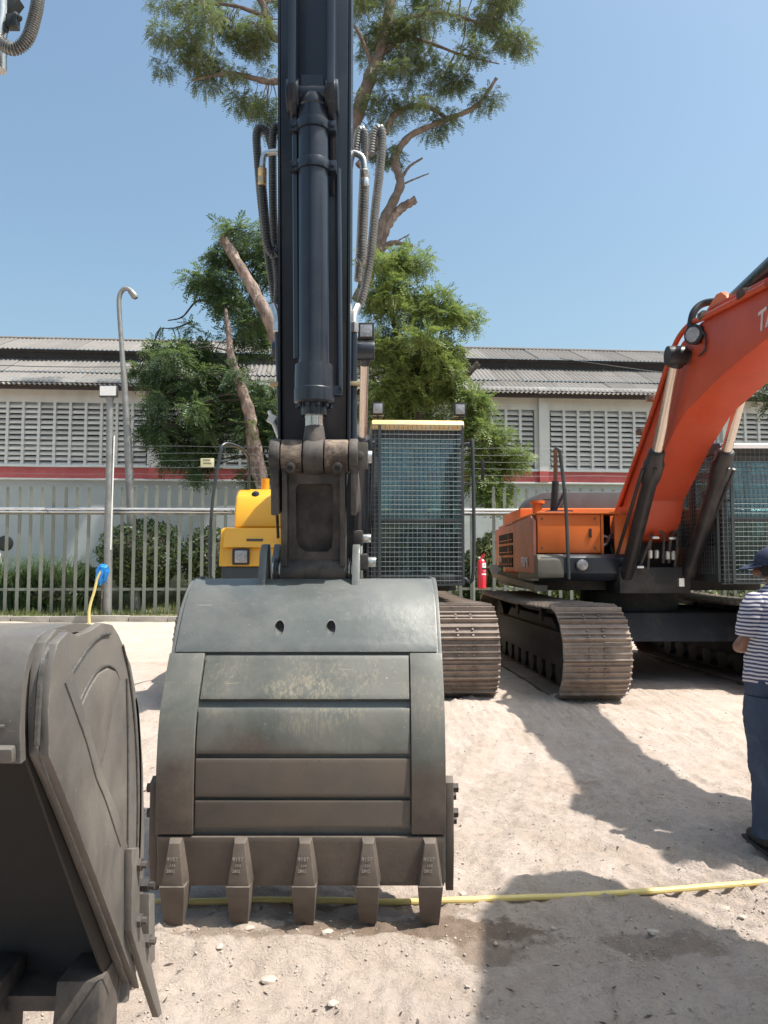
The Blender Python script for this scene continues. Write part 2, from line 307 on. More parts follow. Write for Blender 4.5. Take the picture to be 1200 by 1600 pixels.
def smooth_path(pts, n=6):
    P = [Vector(p) for p in pts]; P = [P[0] * 2 - P[1]] + P + [P[-1] * 2 - P[-2]]; out = []
    for i in range(1, len(P) - 2):
        for k in range(n):
            t = k / n; a, b, c, d = P[i - 1], P[i], P[i + 1], P[i + 2]
            out.append(0.5 * ((2 * b) + (c - a) * t + (2 * a - 5 * b + 4 * c - d) * t * t + (3 * b - a - 3 * c + d) * t ** 3))
    out.append(P[-2]); return out
def resample(P, step):
    P = [Vector(p) for p in P]; out = [P[0]]; acc = 0.0
    for a, b in zip(P, P[1:]):
        L = (b - a).length; d = step - acc
        while d <= L: out.append(a.lerp(b, d / L)); d += step
        acc = L - (d - step)
    return out
def coil(pts, r, pitch=0.017):
    P = resample(smooth_path(pts, 10), pitch / 3); rr = [(r, r * .97, r * .72)[i % 3] for i in range(len(P))]
    mb = MB(); mb.tube(P, rr, 12); return mb
def text_part(name, body, size, mat, parent, Mw, shear=0.0, depth=0.003):
    cu = bpy.data.curves.new(name, 'FONT'); cu.body = body; cu.size = size; cu.extrude = depth; cu.shear = shear; cu.offset = size * 0.012
    cu.align_x = 'LEFT'; cu.resolution_u = 3
    tmp = bpy.data.objects.new(name, cu); COL.objects.link(tmp)
    me = bpy.data.meshes.new_from_object(tmp); bpy.data.objects.remove(tmp)
    me.transform(rm(parent).inverted() @ Mw); me.materials.clear(); me.materials.append(mat)
    o = bpy.data.objects.new(name, me); COL.objects.link(o); o.parent = parent; return o

def vnoise(x, y, seed=0):
    xi, yi = np.floor(x).astype(np.int64), np.floor(y).astype(np.int64); fx, fy = x - xi, y - yi
    fx, fy = fx * fx * (3 - 2 * fx), fy * fy * (3 - 2 * fy)
    def h(a, b):
        k = (a * 374761393 + b * 668265263 + seed * 982451653) & 0xffffffff
        k = ((k ^ (k >> 13)) * 1274126177) & 0xffffffff
        return ((k ^ (k >> 16)) & 0xffff) / 65535.0
    return (h(xi, yi) * (1 - fx) + h(xi + 1, yi) * fx) * (1 - fy) + (h(xi, yi + 1) * (1 - fx) + h(xi + 1, yi + 1) * fx) * fy
def fbm(x, y, sc, octs=4, seed=0, gain=0.5):
    a, t = 1.0, 0
    for i in range(octs): t = t + a * (vnoise(x * sc, y * sc, seed + i) - 0.5); sc *= 2.03; a *= gain
    return t

# ================================================================== THE SETTING
def grow(a, b, step, far_a, far_b, k=1.16):
    mid = list(np.arange(a, b, step)); lo, hi = [a], [b]; d = step
    while lo[-1] > far_a: d *= k; lo.append(lo[-1] - d)
    d = step
    while hi[-1] < far_b: d *= k; hi.append(hi[-1] + d)
    return np.array(lo[:0:-1] + mid + hi)
KERB_Y = 19.75
def gz(X, Y):
    "ground height"
    near = np.clip(1 - (Y - 9) / 9, 0.15, 1) * (Y < KERB_Y)
    z = 0.05 * fbm(X, Y, 0.6, 3, 1) * near + 0.035 * fbm(X, Y, 3.0, 4, 9) * near
    lump = np.clip(vnoise(X * 14 + 3, Y * 14, 31) - 0.62, 0, 1) * np.clip(fbm(X, Y, 0.9, 2, 5) + 0.35, 0, 1)
    z = z + 0.075 * lump * near + 0.020 * fbm(X, Y, 20, 3, 12) * near * (0.5 + vnoise(X * 1.3, Y * 1.3, 91))
    # crawler tread prints crossing the right hand side
    ux, uy = 0.80, 0.60; s_ = (X - 0.9) * ux + (Y - 3.35) * uy; w_ = -(X - 0.9) * uy + (Y - 3.35) * ux
    lane = np.exp(-(w_ / 0.36) ** 4) * np.clip(s_ + 0.3, 0, 1) * (s_ < 7)
    ph = np.abs(((s_ + 0.05 * fbm(X, Y, 2, 2, 3)) / 0.115) % 1 - 0.5) * 2
    z = z + lane * (0.040 * np.clip(ph * 1.6 - 0.7, 0, 0.8) - 0.012) * (0.35 + 1.1 * vnoise(X * 2.2, Y * 2.2, 55))
    s2 = Y - 2.0; w2 = X - 1.05 + 0.1 * np.sin(Y * 0.9)
    lane2 = np.exp(-(w2 / 0.3) ** 4) * (Y > 4.6) * (Y < 9)
    z = z + lane2 * 0.018 * np.clip(np.abs((s2 / 0.2) % 1 - 0.5) * 3 - 0.8, 0, 1)
    w3 = X - 0.35 - 0.28 * (Y - 4); z = z - 0.012 * np.exp(-(w3 / 0.2) ** 4) * (Y > 3.6) * (Y < 12) * (0.4 + vnoise(X * 3, Y * 3, 5)) + 0.010 * np.exp(-((np.abs(w3) - .26) / .06) ** 2) * (Y > 3.6) * (Y < 12)
    z = z + 0.018 * (vnoise(X * 33, Y * 33, 71) > .80) * (vnoise(X * 33 + 7, Y * 33, 72) * .8) * (fbm(X, Y, 1.1, 2, 15) > -.08) * near
    # scraped hollow and little heap along the bucket's teeth
    z = z + 0.035 * np.exp(-((Y - 3.17) / 0.09) ** 2) * np.exp(-((X + 0.35) / 0.75) ** 4) * (0.5 + vnoise(X * 6, Y * 3, 77))
    z = z + 0.034 * np.exp(-((Y - 3.38) / 0.34) ** 4) * np.exp(-((X + 0.35) / 0.95) ** 4)
    z = z - 0.03 * np.exp(-((Y - 3.5) / 0.16) ** 2) * np.exp(-((X + 0.35) / 0.7) ** 4)
    bank = np.clip((Y - KERB_Y - 0.1) / 8.0, 0, 1)
    z = z + (Y > KERB_Y) * (0.16 + 1.12 * bank * bank * (3 - 2 * bank) + 0.12 * fbm(X, Y, 1.2, 3, 21))
    return z
gx = grow(-2.2, 3.6, 0.018, -260, 260); gy = grow(2.2, 5.6, 0.016, -40, 480, 1.06)
GX, GY = np.meshgrid(gx, gy); GZ = gz(GX, GY)
nx, ny = len(gx), len(gy); idx = np.arange(nx * ny).reshape(ny, nx)
Fq = np.stack([idx[:-1, :-1], idx[:-1, 1:], idx[1:, 1:], idx[1:, :-1]], -1).reshape(-1, 4)
def ground_mat():
    m = bpy.data.materials.new('pale_dusty_laterite'); m.use_nodes = True; nt = m.node_tree; b = nt.nodes['Principled BSDF']
    tc = nn(nt, 'ShaderNodeTexCoord'); v = tc.outputs['Object']
    n1 = noise(nt, v, 0.7, 8, 0.65, 0.4); n2 = noise(nt, mapping(nt, v, (1, 1, 1), (4, 9, 2)), 3.5, 10, 0.7, 0.3); n3 = noise(nt, v, 45, 6, 0.75)
    c = mixc(nt, ramp(nt, n1, 0.35, 0.68), (0.48, 0.383, 0.315), (0.61, 0.508, 0.435))
    c = mixc(nt, ramp(nt, n2, 0.42, 0.66, (0, 0, 0, 1), (0.75, 0.75, 0.75, 1)), c, (0.65, 0.555, 0.49))
    c = mixc(nt, ramp(nt, n3, 0.30, 0.52, (0.5, 0.5, 0.5, 1), (0, 0, 0, 1)), c, (0.36, 0.285, 0.235))
    # damp earth by the hose and the bucket's teeth
    sx = nn(nt, 'ShaderNodeSeparateXYZ'); nt.links.new(v, sx.inputs[0])
    wob = noise(nt, v, 5, 6, 0.7)
    def blob(cx, cy, rx, ry, amt):
        a = mult(nt, mult(nt, sx.outputs[0], cx, 'SUBTRACT'), 1 / rx); a = mult(nt, a, a)
        q = mult(nt, mult(nt, sx.outputs[1], cy, 'SUBTRACT'), 1 / ry); q = mult(nt, q, q)
        d = mult(nt, mult(nt, a, q, 'ADD'), mult(nt, mult(nt, wob, 0.5, 'SUBTRACT'), 4.5), 'ADD')
        return mult(nt, ramp(nt, d, 0.5, 1.5, (1, 1, 1, 1), (0, 0, 0, 1)), amt)
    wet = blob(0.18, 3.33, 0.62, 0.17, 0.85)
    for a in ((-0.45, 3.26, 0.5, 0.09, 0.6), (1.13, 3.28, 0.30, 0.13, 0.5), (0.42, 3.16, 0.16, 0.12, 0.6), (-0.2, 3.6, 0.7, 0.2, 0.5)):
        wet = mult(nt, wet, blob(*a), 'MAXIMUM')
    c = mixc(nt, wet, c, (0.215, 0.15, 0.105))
    # soil of the planted strip behind the kerb
    soil = ramp(nt, mult(nt, sx.outputs[1], 0.01), KERB_Y * 0.01, KERB_Y * 0.01 + 0.001)
    c = mixc(nt, soil, c, mixc(nt, ramp(nt, n2, 0.4, 0.6), (0.16, 0.13, 0.085), (0.12, 0.15, 0.06)))
    nt.links.new(c, b.inputs['Base Color'])
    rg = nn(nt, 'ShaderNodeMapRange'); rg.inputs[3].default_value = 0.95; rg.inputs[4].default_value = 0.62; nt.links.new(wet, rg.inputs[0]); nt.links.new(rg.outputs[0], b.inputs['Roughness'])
    b.inputs['Specular IOR Level'].default_value = 0.25
    bp = nn(nt, 'ShaderNodeBump'); bp.inputs['Strength'].default_value = 0.9; bp.inputs['Distance'].default_value = 0.032
    hh = mult(nt, noise(nt, v, 22, 12, 0.75), mult(nt, noise(nt, mapping(nt, v, (1, 1, 1), (7, 7, 0)), 90, 6, 0.7), 0.5), 'ADD')
    nt.links.new(hh, bp.inputs['Height']); nt.links.new(bp.outputs[0], b.inputs['Normal'])
    return m
m_ground = ground_mat()
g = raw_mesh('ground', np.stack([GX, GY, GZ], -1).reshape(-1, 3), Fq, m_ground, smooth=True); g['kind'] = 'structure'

# loose pebbles and crumbs
def pebbles():
    base = np.array([(0, 0, 1), (.9, 0, .1), (.2, .85, .1), (-.75, .5, .1), (-.7, -.55, .1), (.3, -.85, .1), (0, 0, -.6)])
    tri = np.array([(0, 1, 2), (0, 2, 3), (0, 3, 4), (0, 4, 5), (0, 5, 1), (6, 2, 1), (6, 3, 2), (6, 4, 3), (6, 5, 4), (6, 1, 5)])
    n = 16000
    y = 2.0 + 9.5 * rng.random(n) ** 1.7; x = (rng.random(n) - 0.5) * (y * 1.15 + 0.4) + 0.05 * y
    keep = (fbm(x, y, 1.6, 3, 41) + 0.30 * rng.random(n)) > 0.02
    x, y = x[keep], y[keep]; n = len(x)
    # heap of crumbs along the tread prints on the right
    k = 1300; s_ = rng.random(k) * 2.6; w_ = rng.normal(0, 0.2, k) - 0.12
    x = np.concatenate([x, 0.85 + s_ * 0.8 - w_ * 0.6]); y = np.concatenate([y, 3.2 + s_ * 0.45 + w_ * 0.5]); n = len(x)
    sz = 0.0026 + 0.0055 * rng.random(n) ** 3 + (rng.random(n) > 0.985) * 0.012 * rng.random(n); z = gz(x, y)
    a = rng.random(n) * 6.28; ca, sa = np.cos(a), np.sin(a)
    B = base[None] * (0.75 + 0.5 * rng.random((n, 7, 1))) * np.stack([1.2 + 0 * x, 0.85 + 0 * x, 0.6 + 0.3 * rng.random(n)], -1)[:, None]
    X = B[..., 0] * ca[:, None] - B[..., 1] * sa[:, None]; Y = B[..., 0] * sa[:, None] + B[..., 1] * ca[:, None]
    V = np.stack([X * sz[:, None] + x[:, None], Y * sz[:, None] + y[:, None], B[..., 2] * sz[:, None] + z[:, None] + sz[:, None] * 0.25], -1)
    Ft = (tri[None] + (np.arange(n) * 7)[:, None, None]).reshape(-1, 3)
    o = raw_mesh('pebbles', V.reshape(-1, 3), Ft, m_stone); tag(o, 'small pale pebbles and crumbs scattered over the dusty yard', 'pebbles', kind='stuff')
pebbles()
def litter():
    n = 420; y = 2.2 + 7 * rng.random(n) ** 1.5; x = (rng.random(n) - .5) * (y * 1.1 + .4) + .1 * y; z = gz(x, y) + .006; a = rng.random(n) * 6.28; l = .008 + .02 * rng.random(n) ** 2; w_ = .002 + .004 * rng.random(n)
    d = np.stack([np.cos(a) * l, np.sin(a) * l, rng.normal(0, .003, n)], -1); e = np.stack([-np.sin(a) * w_, np.cos(a) * w_, np.full(n, .002)], -1); c = np.stack([x, y, z], -1)
    o = raw_mesh('dry_litter', np.stack([c - d, c + e, c + d, c - e], 1).reshape(-1, 3), np.arange(n * 4).reshape(n, 4), m_rust); tag(o, 'dry twigs and leaf scraps scattered over the yard', 'litter', kind='stuff')
litter()
def stone(px, py, r, label, sx=1.4):
    p = atZ(px, py); bm = bmesh.new(); bmesh.ops.create_icosphere(bm, subdivisions=2, radius=1)
    for v in bm.verts:
        k = 0.8 + 0.35 * random.random(); v.co = Vector((v.co.x * sx * k, v.co.y * k, v.co.z * 0.62 * k)) * r
    me = bpy.data.meshes.new('stone'); bm.to_mesh(me); bm.free(); me.materials.append(m_stone)
    o = bpy.data.objects.new('stone', me); COL.objects.link(o); o.location = (p.x, p.y, float(gz(np.array([p.x]), np.array([p.y]))[0]) + r * 0.3)
    tag(o, label, 'stone')
stone(390, 1459, 0.017, 'rounded pale stone on the dirt below the second bucket tooth from the left')
stone(343, 1497, 0.018, 'upright pale stone lying left of the dirt in front of the big bucket', 0.9)
stone(421, 1534, 0.024, 'longest pale stone in the open dirt below the big bucket')
stone(520, 1572, 0.016, 'lumpy stone nearest the bottom of the open dirt', 1.5)
stone(512, 1472, 0.02, 'flat pale stone by the middle bucket tooth')
stone(722, 1385, 0.016, 'small dark stone just above the yellow hose beside the big bucket')
for k, (px, py, r) in enumerate(((1133, 1405, .017), (1160, 1420, .016), (1020, 1450, .02))):
    stone(px, py, r, ('round stone right of the hose in the crawler tread prints', 'larger stone near the frame edge below the hose', 'stone on the damp patch inside the shadow')[k])
# kerb
kerb = MB()
kseg = 1.0; kx = -16.0
kt = thing('kerb', (0, KERB_Y, 0), 'low concrete kerb running along the foot of the grey green fence', 'kerb')
kme = mesh_of('kerb_stone', MB().box((0, 0, 0.06), (0.985, 0.18, 0.30)), bevel=0.02); kme.materials.append(m_kerb)
for i in range(34): piece('kerb_stone', kme, kt, (-16 + i, random.uniform(-.01, .01), random.uniform(-.012, .012)), (0, random.uniform(-.006, .006), 0))

# ---------------------------------------------------------------- workshop building
BY = R(4.5); b0 = at(243, 700, 28.0)
bld = thing('workshop_building', (b0.x, 28.0, 1.2), 'long cream workshop with concrete louvres, a red band and corrugated roofs behind the fence', 'building', rotz=BY)
def bz(py, Y=28.0): return at(243, py, Y).z - 1.2
zE, zLt, zLb, zRb = bz(606), bz(631), bz(728), bz(750)
BAY = 7.25; X0, X1 = -14.5, 36.25
w = MB(); w.span(X0, X1, 0.0, 0.3, -0.6, zRb); part('lower_wall', w, m_lowwall, bld)
w = MB(); w.span(X0, X1, -0.05, 0.3, zRb + .03, zLb - 0.09); part('red_band', w, m_red, bld)
w = MB(); w.span(X0, X1, -0.12, 0.3, zLb - 0.085, zLb); w.span(X0, X1, -0.14, 0.3, zRb - .04, zRb + .026); part('ledge', w, m_white, bld, bevel=0.01)
w = MB(); w.span(X0, X1, 0.0, 0.3, zLt, zE + 0.3); part('upper_wall', w, m_wall, bld)
w = MB(); w.span(X0, X1, 0.32, 0.36, zLb, zLt); part('louvre_backing', w, m_hole, bld)
pil_me = mesh_of('pilaster', MB().span(-0.17, 0.17, -0.20, 0.3, zRb + .03, zE + 0.2)); pil_me.materials.append(m_wall)
side_me = mesh_of('pier', MB().span(-0.30, 0.30, -0.001, 0.31, zLb + .002, zLt - .002)); side_me.materials.append(m_wall)
for k in range(8):
    x = X0 + BAY * k; piece('pilaster', pil_me, bld, (x, 0, 0)); piece('pier', side_me, bld, (x, 0, 0))
    pr = MB(); pr.span(x - .175, x + .175, -.205, -.06, zRb + .031, zLb - .086); part('red_band', pr, m_red, bld)
ncol, nrow = 12, 12; cw = (BAY - 0.60) / ncol; rh = (zLt - zLb) / nrow
sl_mb = MB(); sl_mb.box((0, 0, 0), (cw - 0.105, 0.17, 0.028), Matrix.Rotation(R(38), 3, 'X')); sl_mb.box((0, -.06, -.065), (cw - .105, 0.03, 0.085))
sl_me = mesh_of('louvre_slat', sl_mb, smooth=0); sl_me.materials.append(m_slat)
mul_me = mesh_of('louvre_mullion', MB().span(-0.05, 0.05, -0.02, 0.22, zLb, zLt), smooth=0); mul_me.materials.append(m_wall)
cnt = 0
for bay in range(1, 6):
    xs = X0 + bay * BAY + 0.30; rest = MB()
    for c in range(ncol + 1):
        if 0 < c < ncol: piece('louvre_mullion', mul_me, bld, (xs + c * cw, 0, 0))
    for c in range(ncol):
        for r_ in range(nrow):
            x, z = xs + (c + .5) * cw, zLb + (r_ + .45) * rh + random.uniform(-.006, .006)
            if cnt < 288: piece('louvre_slat', sl_me, bld, (x, 0.1, z)); cnt += 1
            else:
                rest.box((x, .1, z), (cw - 0.105, 0.17, 0.028), Matrix.Rotation(R(38), 3, 'X')); rest.box((x, .04, z - .065), (cw - .105, .03, .085))
    if rest.v: o = part('louvre_slats', rest, m_slat, bld, smooth=0); o['kind'] = 'stuff'
# corrugated roofs, sheet by sheet
def sheet(name, y0, z0, y1, z1):
    per, nw, wd = 0.177, 6, 1.062; vs, fs = [], []
    n = nw * 6
    for i in range(n + 1):
        x = i * wd / n; h = 0.028 * math.cos(2 * math.pi * x / per)
        vs += [(x, y0, z0 + h), (x, y1, z1 + h), (x, y0, z0 + h - .012), (x, y1, z1 + h - .012)]
    for i in range(n):
        a = 4 * i; fs += [(a, a + 4, a + 5, a + 1), (a + 2, a + 3, a + 7, a + 6), (a, a + 2, a + 6, a + 4)]
    me = mesh_of(name, MB().add(vs, fs), smooth=60); me.materials.append(m_roof); return me
zr0, zr1 = bz(603, 27.4), bz(563, 31.5); zm = (zr0 + zr1) / 2
zu0, zu1 = bz(550, 31.0), bz(534.5, 33.6)
rows = [sheet('roof_sheet', -0.62, zr0, 1.6, zm - .01), sheet('roof_sheet', 1.35, zm - .07, 3.5, zr1), sheet('roof_sheet', 2.9, zu0, 5.6, zu1)]
for ri, me in enumerate(rows):
    for i in range(50):
        piece('roof_sheet', me, bld, (X0 + i * 1.062, random.uniform(-.03, .03), random.uniform(-.004, .004)), (random.uniform(-.0008, .0008), 0, 0))
w = MB(); w.span(X0, X1, -0.50, -0.44, zr0 - 0.16, zr0 - 0.03); w.span(X0, X1, -0.44, 0, zE + .02, zE + .05); part('eave_board', w, m_eave, bld)
w = MB(); w.span(X0, X1, 3.45, 3.6, zr1 - .2, zu0 + 0.1); w.span(X0, X1, 3.3, 3.36, zu0 - .04, zu0 + .09); part('clerestory_boarding', w, m_cler, bld)
w = MB(); w.tube([(X0, 5.6, zu1 + .02), (X1, 5.6, zu1 + .02)], .07, 8); part('ridge_cap', w, m_roof, bld)
w = MB()
for (a, b) in (((X0, -.4, zr0 + 1.2), (5, 3.1, zr1 + .0)), ((16, 2.4, zr1 + .12), (X1, .4, zm - .4))):
    a, b = Vector(a), Vector(b); w.tube([a.lerp(b, t / 12) + Vector((0, 0, -0.5 * math.sin(math.pi * t / 12))) for t in range(13)], .014, 6)
part('overhead_cable', w, m_rubber, bld)

# ---------------------------------------------------------------- fence
FY = 20.35; FROT = R(2.2); f0 = at(0, 800, FY)
fence = thing('picket_fence', (f0.x, FY, 0.0), 'tall grey green steel picket fence with a galvanised top pipe across the yard', 'fence', rotz=FROT)
zt, zb, zrail, zlow = at(0, 759, FY).z, 0.22, at(0, 797, FY).z, at(0, 921, FY).z
pk = MB(); pk.plate([(-.043, zb), (.043, zb), (.043, zt - .03), (0.0, zt + .02), (-.043, zt - .03)], -.008, .008)
pk.box((0, -.016, zt - 0.02), (.07, .016, .05))
pk_me = mesh_of('picket', pk, smooth=0); pk_me.materials.append(m_fence)
for i in range(84):
    if i in (9, 43): continue
    piece('picket', pk_me, fence, (-0.1 + i * 0.302, 0, random.uniform(-.02, .02)), (random.uniform(-.012, .012), random.uniform(-.006, .006), random.uniform(-.08, .08)))
rl = MB(); rl.tube([(-2, -.05, zrail + .03), (26, -.05, zrail + .03)], .038, 12); rl.tube([(-2, -.075, zrail - .05), (9, -.06, zrail - .045), (26, -.075, zrail - .05)], .02, 8); part('top_pipe', rl, m_galv, fence)
rl = MB(); rl.box((12, .03, zrail - .085), (28, .03, .06)); rl.box((12, .03, zlow), (28, .03, .07)); part('rail', rl, m_fence, fence)
wr = MB(); wr.tube([(-2, -.06, zrail - .08), (3, -.08, zrail - .02), (3.6, -.1, zrail + .0), (9, -.07, zrail - .09), (26, -.07, zrail - .03)], .009, 6)
for (x, l) in ((1.2, .5), (2.9, .35), (6.1, .3)): wr.tube([(x, -.08, zrail + .02), (x + .08, -.09, zrail - .03), (x + .2 * l, -.1, zrail - .1)], .008, 5)
part('tie_wire', wr, m_rubber, fence)
for k in range(6):
    wr = MB(); z = zt + .14 + .19 * k; wr.tube([(x, .04, z + .012 * math.sin(x * 2 + k)) for x in np.arange(-2, 26, .7)], .0042, 5); part('electric_wire', wr, m_wire, fence)
for x in (9.25,  12.62, 18.6):
    wr = MB(); wr.tube([(x, 0.03, .1), (x, .03, zt + .3)], .055, 10); wr.tube([(x, .03, zt + .3), (x, .03, zt + 1.35)], .028, 8); part('fence_post', wr, m_fence, fence)
# sign on the electric wires
p = at(324, 723, FY + .02); sg = thing('warning_sign', p, 'small cream warning plate hung on the wires above the fence left of the yellow machine', 'sign')
w = MB(); w.box((0, -.0, 0), (.36, .012, .24)); part('plate', w, m_sign, sg, bevel=.012)
w = MB(); w.box((-.02, -.012, .075), (.2, .008, .03)); w.box((0, -.012, -.02), (.22, .008, .035))
part('printed_bar', w, M('sign_print', (.2, .17, .1), .7), sg)

# flood light pole and street lamp behind the fence
Yp = 20.05
fp = thing('floodlight_post', (at(168, 960, Yp).x, Yp, 0.0), 'straight grey pole with a square white floodlight on top, left by the fence', 'lamp post')
h = at(171, 622, Yp).z; dx = at(172, 620, Yp).x - at(168, 960, Yp).x
w = MB(); w.tube([(0, 0, 0), (dx * .5, 0, h * .55)], .105, 14); w.tube([(dx * .5, 0, h * .55), (dx, 0, h)], .088, 14); part('pole', w, m_pole, fp)
w = MB(); w.tube([(dx + .14, -.02, h - 1.0), (dx + .13, -.06, 1.9)], .02, 8); part('conduit', w, m_white, fp)
w = MB(); w.box((dx - .02, -.05, h + .16), (.47, .12, .30)); part('floodlight_housing', w, m_cab, fp, bevel=.01)
w = MB(); w.box((dx - .02, -.115, h + .17), (.42, .014, .25)); part('floodlight_glass', w, m_white, fp)
w = MB(); w.cyl((dx, 0, h - .05), (dx, 0, h + .03), .1, 14); part('bracket', w, m_pole, fp)
Yl = 21.6
def tp(px, py): return at(px, py, Yl)
q = tp(211, 955); lp = thing('street_lamp', (q.x, Yl, .2), 'leaning grey street lamp pole with a bent swan neck top behind the fence', 'lamp post')
path = [tp(212, 960), tp(205, 800), tp(197, 640), tp(190, 540), tp(186, 480), tp(187, 462), tp(193, 452), tp(201, 452), tp(207, 459)]
w = MB(); pp = smooth_path(path, 6); w.tube(pp, [(.155 - .09 * min(1, i / 18)) for i in range(len(pp))], 14); part('pole', w, m_pole, lp, world=True)
w = MB(); w.lathe(tp(202, 452) , tp(213, 466), [(0, .05), (.15, .085), (.8, .10), (1, .06)], 14); part('lamp_head', w, m_pole, lp, world=True)
w = MB(); w.lathe(tp(205, 832), tp(205, 822), [(0, .14), (.3, .165), (.7, .165), (1, .12)], 14); part('collar', w, m_pole, lp, world=True)

# ---------------------------------------------------------------- trees
def leaf_sprays(centres, radii, n, size, leaflets=7, droop=0.35, flat=0.55, aspect=0.30):
    "feathery compound leaves: n sprays spread over clumps; returns vertex and face arrays"
    C = np.array(centres); Rr = np.array(radii); w_ = Rr ** 2 / (Rr ** 2).sum()
    k = rng.choice(len(C), n, p=w_); d = rng.normal(size=(n, 3)); d /= np.linalg.norm(d, axis=1)[:, None]
    rad = rng.random(n) ** 0.45; P = C[k] + d * (Rr[k] * rad)[:, None] * np.array([1, 1, flat])
    ax = d * np.array([1, 1, .5]) + rng.normal(0, .5, (n, 3)); ax[:, 2] -= droop; ax /= np.linalg.norm(ax, axis=1)[:, None]
    up = np.array([0, 0, 1.0]) + rng.normal(0, .35, (n, 3)); sd_ = np.cross(ax, up); sd_ /= np.linalg.norm(sd_, axis=1)[:, None] + 1e-9
    L = size * (0.6 + 0.8 * rng.random(n)); V, Fc = [], []; base = 0
    for j in range(leaflets):
        t = (j + 1) / leaflets
        for s_ in (-1, 1):
            o = P + ax * (L * t)[:, None]; o[:, 2] -= droop * 0.5 * L * t * t
            tip = (sd_ * s_ * 0.85 + ax * 0.45 + rng.normal(0, .16, (n, 3))); ll = (L * aspect * (1.15 - 0.6 * t))[:, None]; ww = ax * (L * 0.42 / leaflets)[:, None]
            q = np.stack([o - ww * .6, o + tip * ll * .5 - ww, o + tip * ll, o + tip * ll * .5 + ww], 1)
            V.append(q.reshape(-1, 3)); Fc.append(np.arange(n * 4).reshape(n, 4) + base); base += n * 4
    return np.concatenate(V), np.concatenate(Fc)
def make_tree(name, label, Y, limbs, blobs, mleaf, mbark, nspray, size, clump=0.55, depth=1.6, base=(0, 0), droop=.35, leaflets=6, dens=1.0):
    b = at(base[0], 900, Y); t = thing(name, (b.x, Y, 0.8), label, 'tree')
    loc = np.array(t.location); s_ = Y / F; nodes = []
    for li, (pts, r0, r1, mb_) in enumerate(limbs):
        pp = smooth_path([at(x, y, Y) + Vector((0, dy, 0)) for (x, y, dy) in pts], 9); n = len(pp)
        w = MB(); rr = [(r0 + (r1 - r0) * i / (n - 1)) * s_ * (1 + .10 * math.sin(i * 1.9 + li)) for i in range(n)]
        w.tube(pp, rr, 12)
        for vi, vv in enumerate(w.v[:12 * n]): q_ = pp[vi // 12]; ph_ = (vi % 12); w.v[vi] = q_ + (vv - q_) * (1 + .20 * (vnoise(np.array([ph_ * .9]), np.array([vi // 12 * .8]), li)[0] - .5) + (random.uniform(-.7, .3) if vi // 12 == n - 1 else 0))
        part('trunk' if li == 0 else 'limb', w, mb_ or mbark, t, world=True, smooth=70)
        nodes += [(p, r) for p, r in zip(pp, rr)]
    cen, rad = [], []
    for (x, y, rx, ry) in blobs:
        c0 = at(x, y, Y); k = max(3, int(dens * rx * ry / 260))
        for _ in range(k):
            u = rng.normal(size=3); u /= np.linalg.norm(u); rr = rng.random() ** .5
            cen.append((c0.x + u[0] * rr * rx * s_, Y + u[1] * rr * min(depth, rx * s_ * 1.2), c0.z + u[2] * rr * ry * s_)); rad.append(clump * (.6 + .8 * rng.random()))
    w = MB()
    for c, r in zip(cen, rad):
        c = Vector(c); q = min(nodes, key=lambda n_: (n_[0] - c).length)[0]; d = (c - q).length
        if d > 3.6 or random.random() > .9: continue
        mid = q.lerp(c, .5) + Vector((random.uniform(-.15, .15), random.uniform(-.15, .15), .1 * d)); pp = smooth_path([q, mid, c], 4)
        w.tube(pp, [max(.008, .012 * d * (1 - i / len(pp)) + .008) for i in range(len(pp))], 5)
        for _ in range(4):
            e = c + Vector((random.uniform(-1, 1), random.uniform(-1, 1), random.uniform(-.6, .6))) * r; w.tube([c.lerp(q, .2), e], .009, 4)
    if w.v: part('twigs', w, mbark, t, world=True)['kind'] = 'stuff'
    V, Fc = leaf_sprays(cen, rad, nspray, size, leaflets, droop)
    V = V - loc; raw_mesh('crown', V, Fc, mleaf, t)
    return t
P0 = 0.0
make_tree('lopped_acacia_tree', 'dark feathery tree with snapped pinkish limbs left of the black boom', 23.2,
    [([(432, 900, 0), (421, 800, -.5), (404, 700, -.9), (398, 650, -1.15), (376, 585, -1.2), (370, 545, -1.2), (365, 503, -1.2)], 15, 2.5, m_bark2),
     ([(450, 760, -.3), (470, 640, -.8), (436, 535, -1.15), (404, 470, -1.15), (361, 397, -1.15)], 14, 7, m_bark2),
     ([(410, 720, 0), (392, 650, .2), (340, 560, .4), (300, 540, .4)], 7, 3, None),
     ([(430, 530, 0), (410, 470, .3), (390, 420, .5)], 7, 3, None),
     ([(345, 480, 0), (310, 470, 0), (285, 495, 0), (262, 501, 0)], 2.2, .8, None),
     ([(300, 500, .1), (275, 512, 0), (250, 513, 0)], 1.6, .6, None)],
    [(385, 380, 52, 34), (352, 372, 26, 30), (425, 430, 30, 60), (318, 445, 30, 26), (345, 475, 50, 40), (395, 500, 50, 40), (300, 535, 55, 26), (248, 545, 34, 18), (232, 575, 26, 14), (300, 580, 80, 40), (250, 610, 38, 32),
     (360, 590, 75, 55), (300, 650, 80, 42), (250, 665, 30, 28), (370, 660, 60, 55), (280, 705, 40, 22), (312, 740, 16, 12), (335, 700, 40, 25), (415, 640, 30, 50), (405, 735, 32, 16), (430, 700, 15, 40)],
    m_leafA, m_barkd, 8000, .40, clump=.32, depth=1.9, base=(430, 0), droop=.45, leaflets=8)
